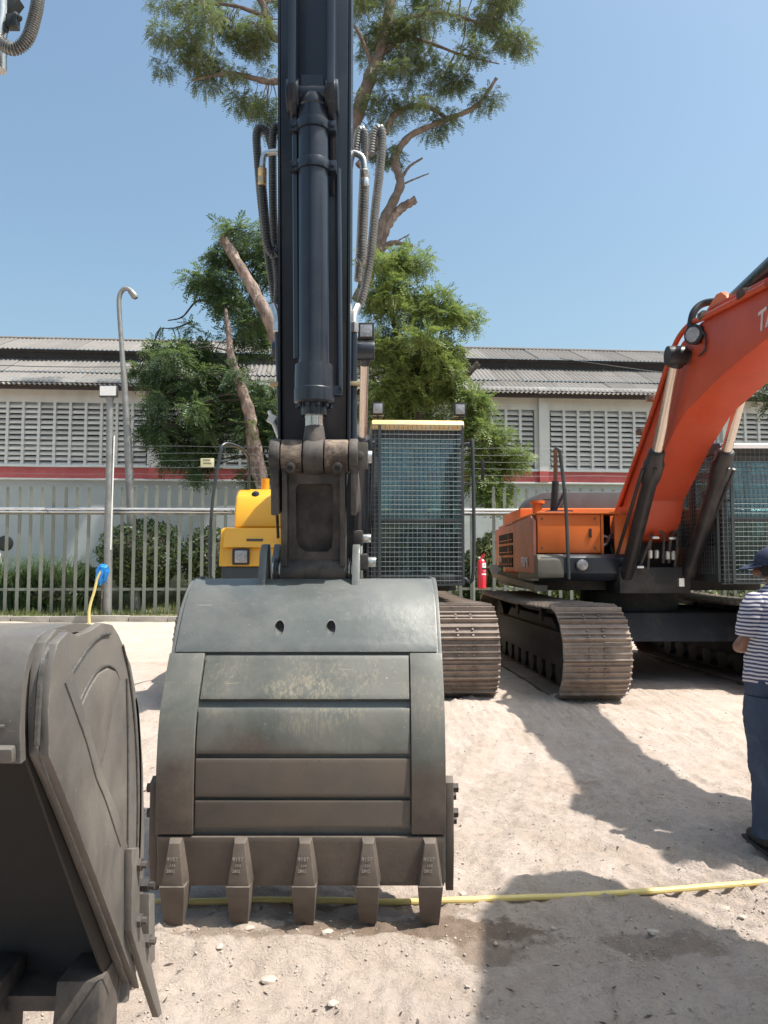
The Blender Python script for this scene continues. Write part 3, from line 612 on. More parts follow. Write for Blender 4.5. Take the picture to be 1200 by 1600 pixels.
make_tree('tall_shade_tree', 'tall grey green tree with twisting bare limbs high behind the black boom', 25.0,
    [([(540, 900, 0), (530, 700, 0), (520, 450, 0), (545, 230, 0), (575, 130, 0), (600, 60, 0), (618, -60, 0)], 17, 7, None),
     ([(560, 470, 0), (585, 400, 0), (597, 350, 0), (625, 290, 0), (617, 250, 0), (640, 213, 0), (690, 190, 0), (745, 165, 0), (776, 122, 0)], 10, 2.5, None),
     ([(590, 392, .0), (605, 350, .1), (626, 322, .2), (650, 308, .2)], 9, 6, m_bark2), ([(622, 290, 0), (638, 262, 0), (660, 247, 0)], 3, 1.5, None), ([(625, 290, 0), (645, 281, 0), (670, 271, 0)], 1.8, .9, None),
     ([(588, 398, 0), (612, 380, 0), (645, 385, 0)], 5, 3.5, None), ([(606, 385, 0), (640, 366, 0)], 1.5, .8, None),
     ([(560, 260, 0), (600, 210, 0), (618, 178, 0), (660, 165, 0), (700, 185, 0)], 6, 3, m_bark2),
     ([(545, 230, 0), (470, 130, 0), (420, 128, 0), (360, 115, 0), (300, 125, 0)], 8, 2, None), ([(360, 115, 0), (310, 90, 0), (275, 70, 0)], 2, 1, None),
     ([(530, 300, 0), (480, 60, 0), (430, 60, 0), (412, 10, 0), (380, -40, 0)], 9, 4, None), ([(425, 30, 0), (360, 8, 0), (280, 8, 0)], 4, 1.5, None),
     ([(585, 110, 0), (560, 50, 0), (540, 30, 0)], 4, 2, None), ([(590, 90, 0), (640, 60, 0), (720, 85, 0), (780, 100, 0)], 4, 1, None), ([(600, 40, 0), (680, 20, 0), (760, 40, 0), (800, 60, 0)], 4, 1, None)],
    [(300, 25, 55, 30), (290, 85, 45, 40), (345, 60, 60, 40), (360, 120, 60, 30), (410, 60, 40, 60), (400, 150, 40, 28), (420, 185, 24, 16), (460, -20, 110, 40), (570, 40, 60, 50), (640, 50, 70, 50), (720, 40, 70, 40), (780, 30, 55, 40), (815, 60, 25, 26),
     (610, 120, 50, 40), (690, 110, 55, 34), (745, 95, 40, 30), (580, 190, 45, 35), (640, 170, 45, 28), (690, 185, 30, 16), (765, 155, 22, 30), (600, 225, 25, 20), (650, -30, 160, 40), (330, -25, 80, 25)],
    m_leafB, m_bark, 21000, .22, clump=.42, depth=3.4, base=(540, 0), droop=.6, leaflets=5, dens=1.0)
make_tree('bright_feathery_tree', 'bright green feathery tree overhanging the fence behind the mesh fronted cab', 22.6,
    [([(668, 930, 0), (664, 800, 0), (655, 700, 0), (650, 660, 0), (668, 620, 0), (710, 600, 0), (748, 568, 0)], 12, 5, m_barkd), ([(655, 690, 0), (640, 600, .2), (620, 520, .2), (600, 450, .2)], 8, 2, m_barkd),
     ([(660, 650, 0), (672, 580, -.2), (690, 520, -.2)], 5, 2, m_barkd), ([(720, 640, -.3), (708, 610, -.3), (697, 580, -.3)], 2.6, 1.8, m_pole), ([(670, 700, 0), (720, 690, -.4), (765, 700, -.6)], 4, 1.5, m_barkd)],
    [(610, 415, 50, 28), (645, 405, 26, 20), (600, 470, 40, 45), (640, 470, 55, 35), (690, 490, 45, 30), (727, 495, 26, 14), (600, 540, 45, 60), (660, 550, 60, 50), (705, 560, 38, 36), (640, 610, 75, 45), (595, 640, 30, 50), (700, 625, 55, 30), (690, 590, 30, 20),
     (740, 630, 28, 16), (745, 690, 50, 28), (765, 725, 38, 32), (750, 665, 35, 20), (800, 712, 24, 9), (770, 765, 24, 18), (740, 740, 20, 40)],
    m_leafC, m_barkd, 8600, .38, clump=.33, depth=1.9, base=(668, 0), droop=.35, leaflets=8)
make_tree('overhanging_tree', 'leafy branch tips of a tree at the edge beside the roof eave on the right', 22.5,
    [([(1300, 930, 0), (1290, 700, 0), (1262, 600, 0), (1215, 575, 0)], 10, 2, None)], [(1240, 580, 40, 50), (1212, 615, 22, 30), (1290, 560, 60, 60)], m_leafE, m_barkd, 1800, .34, clump=.35, depth=1.0, base=(1300, 0))

def bush(px, py, rx, ry, Y, mat, label, n=2600, size=.10, group=None):
    c = at(px, py, Y); s_ = Y / F; ax, az = rx * s_, ry * s_
    t = thing('shrub', (c.x, Y, max(.2, c.z - az)), label, 'shrub', group); zb_ = t.location.z
    d = rng.normal(size=(n, 3)); d /= np.linalg.norm(d, axis=1)[:, None]; lump = 1 + .22 * fbm(d[:, 0] + 5 + px, d[:, 2] * 1.3 + 9, 2.2, 3, 3)
    P = d * np.array([ax, ax, az]) * (lump * (.80 + .22 * rng.random(n)))[:, None]; P[:, 2] += c.z - zb_
    nr = d + rng.normal(0, .6, (n, 3)); nr /= np.linalg.norm(nr, axis=1)[:, None]; a = np.cross(nr, rng.normal(size=(n, 3))); a /= np.linalg.norm(a, axis=1)[:, None]; b_ = np.cross(nr, a)
    L = (size * (.5 + .9 * rng.random(n)))[:, None]
    q = np.stack([P - a * L * .5, P + b_ * L * .28, P + a * L * .5, P - b_ * L * .28], 1).reshape(-1, 3)
    raw_mesh('foliage', q, np.arange(n * 4).reshape(n, 4), mat, t)
    w = MB(); w.lathe((0, 0, c.z - zb_ - az * .75), (0, 0, c.z - zb_ + az * .75), [(0, ax * .3), (.25, ax * .62), (.6, ax * .7), (.85, ax * .5), (1, ax * .1)], 12); part('inner_twigs', w, m_barkd, t)
    w = MB(); w.tube([(0, 0, -.5), (0, 0, c.z - zb_)], .05, 8); part('stem', w, m_barkd, t)
    return t
bush(222, 868, 66, 58, 22.0, m_leafE, 'large clipped round dark shrub behind the leaning lamp pole', 7000)
bush(325, 872, 42, 50, 22.2, m_leafE, 'clipped shrub half hidden behind the yellow machine', 3600)
bush(770, 880, 38, 48, 22.4, m_leafD, 'pale yellow green shrub behind the fire extinguisher', 3600)
bush(738, 900, 26, 40, 22.0, m_leafE, 'small darker shrub right behind the meshed cab', 2200)
for k, (x, y, rx, ry, lab) in enumerate(((835, 918, 36, 26, 'low yellow green shrub under the tail of the orange excavator'), (905, 922, 40, 24, 'low shrub under the dark front deck of the orange excavator'), (985, 930, 45, 22, 'low shrub glimpsed behind the orange excavator chassis'),
        (1075, 934, 50, 22, 'low shrub glimpsed between the crawler tracks of the orange excavator'), (1150, 936, 50, 22, 'low sunny shrub glimpsed below the orange excavator cab'))):
    bush(x, y, rx, ry, 21.8, m_leafD, lab, 2200)
bush(90, 930, 60, 20, 21.6, m_leafE, 'low dark bush among long grass left of the floodlight post', 1800); bush(130, 905, 26, 26, 22.3, m_leafD, 'small sunny bush left of the floodlight post', 1400)
bush(385, 915, 40, 30, 22.6, m_leafD, 'sunny bush behind the big bucket and fence', 1800)
def grass_clump(px, py, label, hgt=1.1, n=120):
    p = at(px, py, 21.2); t = thing('long_grass', (p.x, 21.2, float(gz(np.array([p.x]), np.array([21.2]))[0])), label, 'grass clump'); hgt = 2.3; V, Fc = [], []
    for i in range(n):
        a = random.uniform(0, 6.28); l = hgt * random.uniform(.5, 1.1); sp = random.uniform(.2, .9) * l; o = Vector((random.gauss(0, .18), random.gauss(0, .12), 0)); w_ = random.uniform(.012, .022)
        side = Vector((-math.sin(a), math.cos(a), 0)) * w_; b0_ = len(V)
        for k in range(6):
            u = k / 5; c = o + Vector((math.cos(a) * sp * u * u, math.sin(a) * sp * u * u * .6, l * (u - .38 * u ** 3))); ww = side * (1 - u * .9); V += [c - ww, c + ww]
        Fc += [(b0_ + 2 * k, b0_ + 2 * k + 1, b0_ + 2 * k + 3, b0_ + 2 * k + 2) for k in range(5)]
    raw_mesh('blades', np.array([tuple(v) for v in V]), np.array(Fc), m_leafA, t)
for px, lab in ((8, 'long arching grass clump at the left end of the fence'), (40, 'second long grass clump from the left behind the pickets'), (72, 'third long grass clump from the left behind the pickets'), (103, 'rightmost long grass clump behind the pickets')):
    grass_clump(px, 950, lab, 1.5, 240)
# short weeds along kerb
def weeds():
    n = 16000; x = rng.uniform(-13, 15, n); y = KERB_Y + .12 + 4.0 * rng.random(n) ** 1.5; keep = fbm(x, y, 1.4, 3, 61) + .25 * rng.random(n) > .0; x, y = x[keep], y[keep]; n = len(x)
    z = gz(x, y); h_ = .05 + .17 * rng.random(n); a = rng.random(n) * 6.28; w_ = .010 + .012 * rng.random(n); lx, ly = rng.normal(0, .05, n), rng.normal(0, .05, n)
    B = np.stack([np.stack([x - np.cos(a) * w_, y - np.sin(a) * w_, z], -1), np.stack([x + np.cos(a) * w_, y + np.sin(a) * w_, z], -1), np.stack([x + lx, y + ly, z + h_], -1)], 1)
    o = raw_mesh('weeds', B.reshape(-1, 3), np.arange(n * 3).reshape(n, 3), m_leafD); tag(o, 'short dry weeds growing along the kerb under the fence', 'weeds', kind='stuff')
weeds()

# ================================================================== EXCAVATOR PARTS
def make_shoe(w_=.76, pitch=.2):
    mb = MB(); mb.box((0, 0, 0), (w_, pitch * 1.03, .018))
    for y, h_ in ((-.088, .042), (-.02, .026), (.055, .026)): mb.prism([(y - .012, .008), (y + .012, .008), (y + .007, .009 + h_), (y - .007, .009 + h_)], -w_ / 2, w_ / 2)
    for x in (-.085, .085):
        for y in (-.048, .025): mb.cyl((x, y, .008), (x, y, .028), .014, 6)
    me = mesh_of('track_shoe', mb, smooth=0); me.materials.append(m_shoe); return me
shoe_me = make_shoe()
def make_track(root, x, yaw, label=None):
    r, hl = .47, 2.1; a = Matrix.Rotation(yaw, 3, 'Z')
    fr = MB(); fr.prism([(-2.0, .30), (2.0, .30), (2.15, .5), (1.9, .72), (-1.9, .72), (-2.15, .5)], -.17, .17); fr.prism([(-1.5, .70), (1.5, .70), (1.2, .86), (-1.2, .86)], -.12, .12)
    o = part('track', fr, m_under, root, bevel=.02); o.location = a @ Vector((x, -.1, 0)); o.rotation_euler = (0, 0, yaw)
    for y, rr, nm in ((-hl, .40, 'idler'), (hl, .40, 'sprocket')):
        wmb = MB(); wmb.lathe((-.13, y, .53), (.13, y, .53), [(0, rr * .5), (.02, rr), (.3, rr), (.32, rr * .9), (.68, rr * .9), (.7, rr), (.98, rr), (1, rr * .5)], 28); part(nm, wmb, m_under, o)
    for k in range(8):
        wmb = MB(); wmb.lathe((-.16, -1.6 + k * .457, .22), (.16, -1.6 + k * .457, .22), [(0, .06), (.02, .15), (.2, .15), (.25, .11), (.75, .11), (.8, .15), (.98, .15), (1, .06)], 16); part('roller', wmb, m_under, o)
    for y in (-.7, .7): part('carrier_roller', MB().lathe((-.14, y, .86), (.14, y, .86), [(0, .05), (.02, .09), (.98, .09), (1, .05)], 14), m_under, o)
    ch = MB(); tot = 4 * hl + 2 * math.pi * r; n = 58
    for i in range(n):
        d = (i + .5) / n * tot
        if d < 2 * hl: y, z, th = -hl + d, .53 + r + .0 - .03 * math.sin(math.pi * d / (2 * hl)), 0
        elif d < 2 * hl + math.pi * r: k = (d - 2 * hl) / r; y, z, th = hl + r * math.sin(k), .53 + r * math.cos(k), -k
        elif d < 4 * hl + math.pi * r: y, z, th = hl - (d - 2 * hl - math.pi * r), .53 - r, math.pi
        else: k = (d - 4 * hl - math.pi * r) / r; y, z, th = -hl - r * math.sin(k), .53 - r * math.cos(k), math.pi - k
        rot = Matrix.Rotation(th, 3, 'X'); nrm = rot @ Vector((0, 0, 1)); c = Vector((0, y, z))
        piece('track_shoe', shoe_me, o, c + nrm * .03, (th + random.uniform(-.03, .03), 0, 0))
        for xx in (-.075, .075): ch.box(c - nrm * .03 + Vector((xx, 0, 0)), (.035, .20, .09), rot)
    part('track_chain', ch, m_under, o)
    return o
def work_light(name, parent, c, w_=.17, h_=.17, world=False, face=Vector((0, -1, 0)), rnd=False):
    c = Vector(c); mb = MB()
    if rnd: mb.lathe(c, c + face * .07, [(0, w_ * .3), (.3, w_ * .5), (1, w_ * .52)], 20)
    else: mb.box(c + Vector((0, .03, 0)), (w_, .07, h_))
    mb.tube([c + Vector((0, .03, -h_ * .5)), c + Vector((0, .04, -h_ * .5 - .07))], .012, 6); mb.box(c + Vector((0, .04, -h_ * .5 - .02)), (w_ * .7, .03, .02))
    o = part(name, mb, m_rubber, parent, world=world, bevel=0 if rnd else .018)
    mb = MB()
    if rnd: mb.lathe(c + face * .06, c + face * .085, [(0, w_ * .42), (.6, w_ * .42), (1, w_ * .3)], 20)
    else: mb.box(c + Vector((0, -.008, 0)), (w_ * .74, .014, h_ * .74))
    part('lens', mb, m_lens, o, world=world, bevel=0 if rnd else .012)
    return o
def make_cab(root, x0, x1, y0, z0, z1, roofmat, dep=1.75, white=False):
    "y0 is the front"
    yb = y0 + dep; t = .07
    sh = MB(); sh.span(x0, x1, y0 + .02, yb, z0, z0 + .12)
    for x in (x0 + t / 2, x1 - t / 2):
        sh.prism([(y0, z0 + .1), (y0 + .09, z0 + .1), (y0 + .14, z1 - .1), (y0 + .04, z1 - .1)], x - t / 2, x + t / 2)
        sh.span(x - t / 2, x + t / 2, yb - .1, yb, z0 + .1, z1 - .1); sh.span(x - t / 2 + .002, x + t / 2 - .002, y0 + .95, y0 + 1.03, z0 + .1, z1 - .1)
        sh.span(x - t / 2 + .003, x + t / 2 - .003, y0 + .05, yb - .02, z0 + .1, z0 + .62 if x > (x0 + x1) / 2 else z0 + .45)
    sh.span(x0 + .02, x1 - .02, yb - .06, yb - .01, z0 + .1, z0 + 1.0); sh.span(x0 + .04, x1 - .04, y0 + .02, y0 + .08, z0 + .74, z0 + .80); sh.span(x0 + .04, x1 - .04, y0 + .07, y0 + .13, z1 - .2, z1 - .09)
    part('cab_frame', sh, m_cab, root, bevel=.012)
    rf = MB(); rf.prism([(y0 + .0, z1 - .10), (y0 - .03, z1 - .04), (y0 + .02, z1 + .02), (y0 + .3, z1 + .05), (yb - .1, z1 + .03), (yb, z1 - .1)], x0 - .01, x1 + .01); part('cab_roof', rf, roofmat, root, bevel=.03)
    gl = MB(); gl.prism([(y0 + .05, z0 + .80), (y0 + .056, z0 + .80), (y0 + .10, z1 - .2), (y0 + .094, z1 - .2)], x0 + .07, x1 - .07); part('windscreen', gl, m_glass, root)
    gl = MB(); gl.span(x0 + .07, x1 - .07, y0 + .05, y0 + .056, z0 + .12, z0 + .74); part('lower_window', gl, m_glass, root)
    gl = MB(); gl.span(x0 + .03, x0 + .036, y0 + .16, yb - .1, z0 + .45, z1 - .11); part('side_window', gl, m_glass, root)
    gl = MB(); gl.span(x1 - .036, x1 - .03, y0 + .16, yb - .1, z0 + .62, z1 - .11); part('side_window', gl, m_glass, root)
    gl = MB(); gl.span(x0 + .07, x1 - .07, yb - .04, yb - .034, z0 + 1.0, z1 - .11); part('rear_window', gl, m_glass, root)
    xm = (x0 + x1) / 2
    st = MB(); st.box((xm, y0 + 1.0, z0 + .5), (.52, .5, .14)); st.box((xm, y0 + 1.28, z0 + .88), (.5, .14, .75), Matrix.Rotation(R(-10), 3, 'X')); st.box((xm, y0 + 1.35, z0 + 1.33), (.28, .1, .2)); part('seat', st, m_seat, root, bevel=.04)
    st = MB(); st.box((xm, y0 + .95, z0 + .28), (.4, .4, .32)); st.box((x1 - .2, y0 + .75, z0 + .5), (.2, .7, .14)); st.box((x0 + .2, y0 + .75, z0 + .5), (.2, .7, .14)); part('console', st, m_hood, root, bevel=.02)
    for x in (x0 + .22, x1 - .22):
        st = MB(); st.tube([(x, y0 + .5, z0 + .56), (x, y0 + .46, z0 + .78)], .02, 8); st.lathe((x, y0 + .46, z0 + .76), (x, y0 + .44, z0 + .90), [(0, .02), (.4, .035), (.9, .03), (1, .01)], 10); part('joystick', st, m_rubber, root)
    for dx_ in (-.11, .11):
        st = MB(); st.tube([(xm + dx_, y0 + .4, z0 + .12), (xm + dx_, y0 + .32, z0 + .62)], .015, 8); st.box((xm + dx_, y0 + .33, z0 + .16), (.1, .22, .03), Matrix.Rotation(R(25), 3, 'X')); part('travel_lever', st, m_silver, root)
        st = MB(); st.box((xm + dx_ * 1.6, y0 + .3, z0 + .48), (.05, .02, .025)); part('pedal_marker', st, m_amber, root)
    # front mesh guard
    yg = y0 - .09; gx0, gx1, gz0, gz1 = x0 + .10, x1 - .03, z0 - .02, z1 - .06
    fr = MB(); fr.span(gx0 - .03, gx0 + .005, yg, yg + .03, gz0, gz1); fr.span(gx1 - .005, gx1 + .02, yg, yg + .03, gz0, gz1); fr.span(gx0 + .006, gx1 - .006, yg + .002, yg + .028, gz0, gz0 + .02); fr.span(gx0 + .006, gx1 - .006, yg + .002, yg + .028, z0 + .765, z0 + .79)
    for z in (z0 + .2, z0 + 1.0, z1 - .3): fr.tube([(gx0 - .01, yg + .02, z), (gx0 - .03, y0 + .04, z)], .012, 6); fr.tube([(gx1, yg + .02, z), (gx1, y0 + .04, z)], .012, 6)
    part('guard_frame', fr, m_cab, root)
    wm = MB(); nxw, nzw = 18, int((gz1 - gz0) / .056)
    for i in range(nxw + 1):
        x = gx0 + (gx1 - gx0) * i / nxw; wm.tube([(x, yg + .014, gz0), (x, yg + .010, z0 + 1.0), (x, yg + .014, gz1)], .0034, 5)
    for j in range(nzw + 1):
        z = gz0 + (gz1 - gz0) * j / nzw; wm.tube([(gx0, yg + .007, z), ((gx0 + gx1) / 2, yg + .003 + random.uniform(-.004, .004), z + random.uniform(-.004, .004)), (gx1, yg + .007, z)], .0034, 5)
    part('wire_guard', wm, m_wire, root)
    # side mesh beside the boom
    wm = MB(); ys = y0 - .03; xs = x0 - .05
    for i in range(20): y = ys + .10 + i * .075; wm.tube([(xs, y, z0 + .1), (xs, y, z1 - .12)], .004, 4)
    for j in range(nzw - 2): z = z0 + .1 + j * .056; wm.tube([(xs - .005, ys + .1, z), (xs - .005, ys + 1.55, z)], .004, 4)
    for ya, yb2 in ((.04, .10), (1.56, 1.6)): part('side_guard_post', MB().span(xs - .015, xs + .015, ys + ya, ys + yb2, z0, z1 - .08), m_cab, root)
    part('side_wire_guard', wm, m_wire, root)
    # mesh strip closing the corner between front and side guards
    wm = MB()
    for j in range(nzw + 1): z = gz0 + (gz1 - gz0) * j / nzw; wm.tube([(x0 - .04, y0 - .02, z), (gx0 - .03, yg + .01, z)], .004, 4)
    for x, y in ((x0 - .01, y0 - .04), (x0 + .03, y0 - .065)): wm.tube([(x, y, gz0), (x, y, gz1)], .004, 4)
    part('corner_wire_guard', wm, m_wire, root)
    if white:
        v = MB(); v.prism([(y0 - .16, z1 - .08), (y0 + .1, z1 - .01), (y0 + .1, z1 + .03), (y0 - .16, z1 - .03)], x0 + .02, x1 - .02); part('rain_visor', v, m_white, root)

def handrail(root, pts, r=.020, mat=None):
    w = MB(); w.tube(smooth_path(pts, 5), r, 10); return part('handrail', w, mat or m_cab, root)
def base_machine(root, mbody, yaw, cab, box, hood_mat, cab_roof, orange=False):
    make_track(root, -1.36 if not orange else -1.36, yaw); make_track(root, 1.47 if not orange else 1.36, yaw)
    c = MB(); c.prism([(-1.3, .55), (1.1, .55), (1.0, .9), (-1.1, .9)], -1.3, 1.3); c.cyl((0, 0, .85), (0, 0, 1.16), .68, 32); o = part('chassis', c, m_under, root, bevel=.02)
    w_, f, bk = box
    c = MB(); c.span(-w_, 1.62, f + .35, 2.6, 1.18, 1.40); c.span(-.5, .42, f - .25, 1.0, 1.16, 1.5); part('main_deck', c, m_under, root, bevel=.02)
    # boom foot brackets
    c = MB()
    for x in (-.40, .36): c.prism([(f - .1, 1.3), (.6, 1.3), (.35, 2.15), (-.05, 2.15)], x, x + .05)
    part('boom_bracket', c, m_under, root, bevel=.01)
    # engine bay at the back, counterweight
    c = MB(); c.span(-w_ + .10, 1.5, .9, 2.55, 1.35, 2.42); part('engine_bay', c, mbody, root, bevel=.05)
    c = MB(); n = 9; prof = [(-w_ + .1 + .12 * math.cos(a), 0) for a in (0,)]
    poly = [(2.50, 1.22), (3.15, 1.30), (3.40, 1.5), (3.42, 2.3), (3.3, 2.45), (2.50, 2.45)]
    c.prism(poly, -1.5 if not orange else -1.22, 1.5); part('counterweight', c, mbody if not orange else m_pink, root, bevel=.09, seg=3)
    return o

# ---------------------------------------------------------------- centre machine: black boom, yellow body
CX, CYY = -0.70, 11.2
exc = thing('excavator', (CX, CYY, 0.0), 'yellow excavator with a black upright arm, its wide bucket resting teeth down on the dirt', 'excavator', 'parked excavators', rotz=R(3.0))
base_machine(exc, m_yellow, 0.0, None, (1.5, -1.3, 0), m_hood, m_yellow)
make_cab(exc, .46, 1.59, -1.85, 1.30, 3.30, M('sunlit_yellow_roof', (0.80, 0.52, 0.20), 0.45, dust=(.7, .6, .42), damt=.6))  # paler than the body yellow, the roof's sun highlight put into the colour
yf = -1.45
c = MB(); c.prism([(yf - .30, 1.51), (yf + .5, 1.51), (yf + .5, 2.0), (yf + .02, 2.0), (yf - .17, 1.97)], -1.55, -.66); part('tool_box', c, m_yellow, exc, bevel=.025)
c = MB(); c.prism([(yf - .28, 1.745), (yf - .292, 1.745), (yf - .17, 1.985), (yf - .15, 1.975)], -1.50, -.70); part('tool_box_lid', c, m_yellow, exc)
c = MB(); c.prism([(yf + .04, 2.0), (1.0, 2.0), (1.0, 2.52), (yf + .38, 2.52), (yf + .18, 2.42), (yf + .08, 2.25)], -1.42, -.80); part('fuel_tank', c, m_yellow, exc, bevel=.05, seg=3)
c = MB(); c.span(-.62, .40, -1.1, .8, 1.35, 2.75); part('machine_front_cover', c, m_under, exc, bevel=.03)
c = MB(); c.span(-1.52, -.66, yf - .25, 1.0, 1.32, 1.505); part('step_box', c, m_cab, exc, bevel=.015)
c = MB(); c.span(-1.22, -1.02, yf - .262, yf - .20, 1.822, 1.85); part('latch_handle', c, m_cab, exc)
c = MB(); c.box((-1.28, yf - .306, 1.63), (.21, .05, .20)); hl_ = part('headlight', c, m_rubber, exc, bevel=.02)
c = MB(); c.box((-1.275, yf - .334, 1.63), (.15, .02, .15)); part('lens', c, m_lens, hl_, bevel=.03)
c = MB(); c.cyl((-1.08, yf + .55, 2.5), (-1.08, yf + .55, 2.68), .055, 14); part('filler_cap', c, m_amber, exc)
c = MB(); c.lathe((-1.17, yf + .23, 2.43), (-1.17, yf + .19, 2.47), [(0, .05), (.5, .05), (1, .02)], 14); part('lock', c, m_rubber, exc)
handrail(exc, [(-1.60, yf - .42, 1.33), (-1.63, yf - .44, 1.5), (-1.62, yf - .42, 2.2), (-1.54, yf - .38, 2.85), (-1.50, yf - .34, 3.0), (-1.40, yf - .2, 3.02), (-1.30, yf + .1, 2.98), (-1.27, yf + .3, 2.85), (-1.28, yf + .38, 2.5)])
handrail(exc, [(1.60, -1.72, 1.36), (1.72, -1.75, 1.45), (1.72, -1.75, 2.95), (1.70, -1.72, 3.04), (1.60, -1.7, 3.04)], .022)
for ch in exc.children:
    if ch.name.split('.')[0] in ('tool_box', 'tool_box_lid', 'fuel_tank', 'step_box', 'latch_handle', 'headlight', 'filler_cap', 'lock') or (ch.name.startswith('handrail') and ch.data.vertices[0].co.x < 0): ch.location.x += .14
for x in (.53, 1.56): work_light('cab_light', exc, (x, -1.78, 3.47), .155, .165)
# cab mirrors and little extras on the right rear
mi = MB(); mi.tube([(1.62, -.9, 2.6), (1.85, -.9, 2.62), (2.0, -.9, 2.7)], .012, 6); mi.box((2.0, -.9, 2.82), (.04, .06, .28)); part('mirror', mi, m_rubber, exc, bevel=.01)

# boom (world coordinates)
def bx(Y): return -.39 - .065 * (Y - 4.2)
def boom_prism(mb, poly, hw):
    n = len(poly); vs = []
    for s_ in (-1, 1): vs += [(bx(y) + s_ * hw, y, z) for (y, z) in poly]
    mb.add(vs, [tuple(range(n)), tuple(range(2 * n - 1, n - 1, -1))] + [(i, i + n, (i + 1) % n + n, (i + 1) % n) for i in range(n)]); return mb
b_ = boom_prism(MB(), [(11.15, 1.95), (10.9, 2.25), (9.9, 3.35), (9.0, 4.5), (8.0, 5.35), (6.8, 5.75), (5.2, 5.7), (4.1, 5.35), (3.95, 5.1), (4.1, 4.95), (5.3, 5.15), (6.7, 4.95), (7.9, 4.45), (8.9, 3.55), (10.1, 2.3), (10.9, 1.75)], .215)
boom = part('boom', b_, m_black, exc, world=True, bevel=.012)
# boom cylinders
for s_ in (-1, 1):
    x = -.40 * s_
    pt = Vector((bx(7.7) + s_ * .42, 7.75, at(570, 548, 7.75).z)); pb = Vector((bx(9.9) + s_ * .45, 9.75, 1.42))
    d = (pb - pt); mid = pt + d * .34
    c = MB(); c.cyl(pt, mid + d * .02, .045, 20); part('boom_cylinder_rod', c, m_coprod, exc, world=True)
    c = MB(); c.lathe(mid, pb, [(0, .05), (.0, .08), (.06, .095), (.10, .095), (.11, .08), (1, .08)], 22); part('boom_cylinder', c, m_black, exc, world=True)
    c = MB(); c.cyl(pt + Vector((-.10, 0, 0)), pt + Vector((.10, 0, 0)), .10, 22); c.tube([pt + d * .0, pt + d * .05], .06, 16); part('rod_eye', c, m_black, exc, world=True, bevel=.008)
    c = MB(); c.tube([mid + Vector((s_ * .12, -.02, -.05)), pb + Vector((s_ * .12, 0, .2))], .018, 8); part('cylinder_pipe', c, m_black, exc, world=True)
pl = at(572, 517, 7.7); work_light('boom_light', exc, (pl.x, 7.7, pl.z), .165, .17, world=True)

# stick: plates and box leaning up out of the picture
st0, st1 = Vector((-.39, 4.42, 1.50)), Vector((-.365, 3.98, 5.2))
def sk(z, dy=0.0, dx=0.0):
    k = (z - st0.z) / (st1.z - st0.z); p = st0.lerp(st1, k); return Vector((p.x + dx, p.y + dy, z))
def stick_box(mb, z0, z1, xw0, xw1, f0, f1, b0_, b1_):
    vs = []
    for z, xw, f, bb in ((z0, xw0, f0, b0_), (z1, xw1, f1, b1_)):
        for a, e in ((-xw, f), (xw, f), (xw, bb), (-xw, bb)): vs.append(sk(z, e, a))
    mb.add(vs, [(0, 1, 2, 3), (7, 6, 5, 4), (0, 4, 5, 1), (1, 5, 6, 2), (2, 6, 7, 3), (3, 7, 4, 0)])
c = MB(); stick_box(c, 1.62, 2.15, .13, .178, -.09, -.13, .14, .22); stick_box(c, 2.152, 4.7, .178, .182, -.13, -.17, .22, .42); stick_box(c, 4.702, 5.5, .182, .18, -.17, -.10, .42, .35)
c.cyl(sk(1.52, 0, -.15), sk(1.52, 0, .15), .11, 24); part('stick', c, m_black, exc, world=True, bevel=.006)
c = MB()
for s_ in (-1, 1): stick_box(c, 2.25, 5.3, .006, .006, -.14, -.178, -.12, -.155); 
c = MB()
for s_ in (-1, 1):
    vs = []
    for z in (2.18, 5.4):
        for a, e in ((s_ * .184, -.16), (s_ * .196, -.16), (s_ * .196, .1), (s_ * .184, .1)): vs.append(sk(z, e, a))
    c.add(vs, [(0, 1, 2, 3), (7, 6, 5, 4), (0, 4, 5, 1), (1, 5, 6, 2), (2, 6, 7, 3), (3, 7, 4, 0)])
part('stick_flange', c, m_black, exc, world=True)
# cylinder brackets at the top of the stick
zc_ = at(490, 92, 3.55).z
for s_ in (-1, 1):
    c = MB(); x0 = s_ * .098; y_ = -.17
    zc = zc_
    prof = [(y_, zc - .45), (y_ - .07, zc - .14), (y_ - .19, zc - .07), (y_ - .22, zc), (y_ - .2, zc + .12), (y_ - .16, zc + .5), (y_ - .14, zc + 1.0), (y_ + .02, zc + 1.1)]
    c.prism([(sk(z).y + (y - 0), z) for (y, z) in prof], st0.x + .02 + x0 - .019, st0.x + .02 + x0 + .019)
    c.cyl((st0.x + .02 + x0 - .03 * s_, sk(zc).y + y_ - .1, zc), (st0.x + .02 + x0 + .036 * s_, sk(zc).y + y_ - .1, zc), .085, 24)
    part('cylinder_bracket', c, m_black, exc, world=True, bevel=.005)
ptop = Vector((st0.x + .02, sk(zc_).y - .27, zc_))
c = MB(); c.cyl(ptop + Vector((-.076, 0, 0)), ptop + Vector((.076, 0, 0)), .058, 28); c.cyl(ptop + Vector((.01, 0, .05)), ptop + Vector((.01, 0, .072)), .01, 8); part('cylinder_eye', c, m_black, exc, world=True, bevel=.004)
PB = at(491, 714, 3.86)       # bucket cylinder rod pin
PA = ptop; dd = PB - PA; Lc = dd.length
def al(u): return PA + dd * u
def lat(py):
    "fraction along the cylinder that shows at photograph row py"
    lo, hi = 0., 1.
    for _ in range(30):
        m_ = (lo + hi) / 2; p = al(m_); y = 800 - F * ((p.z - CAM_Z) * cP - p.y * sP) / (p.y * cP + (p.z - CAM_Z) * sP)
        lo, hi = (m_, hi) if y < py else (lo, m_)
    return lo
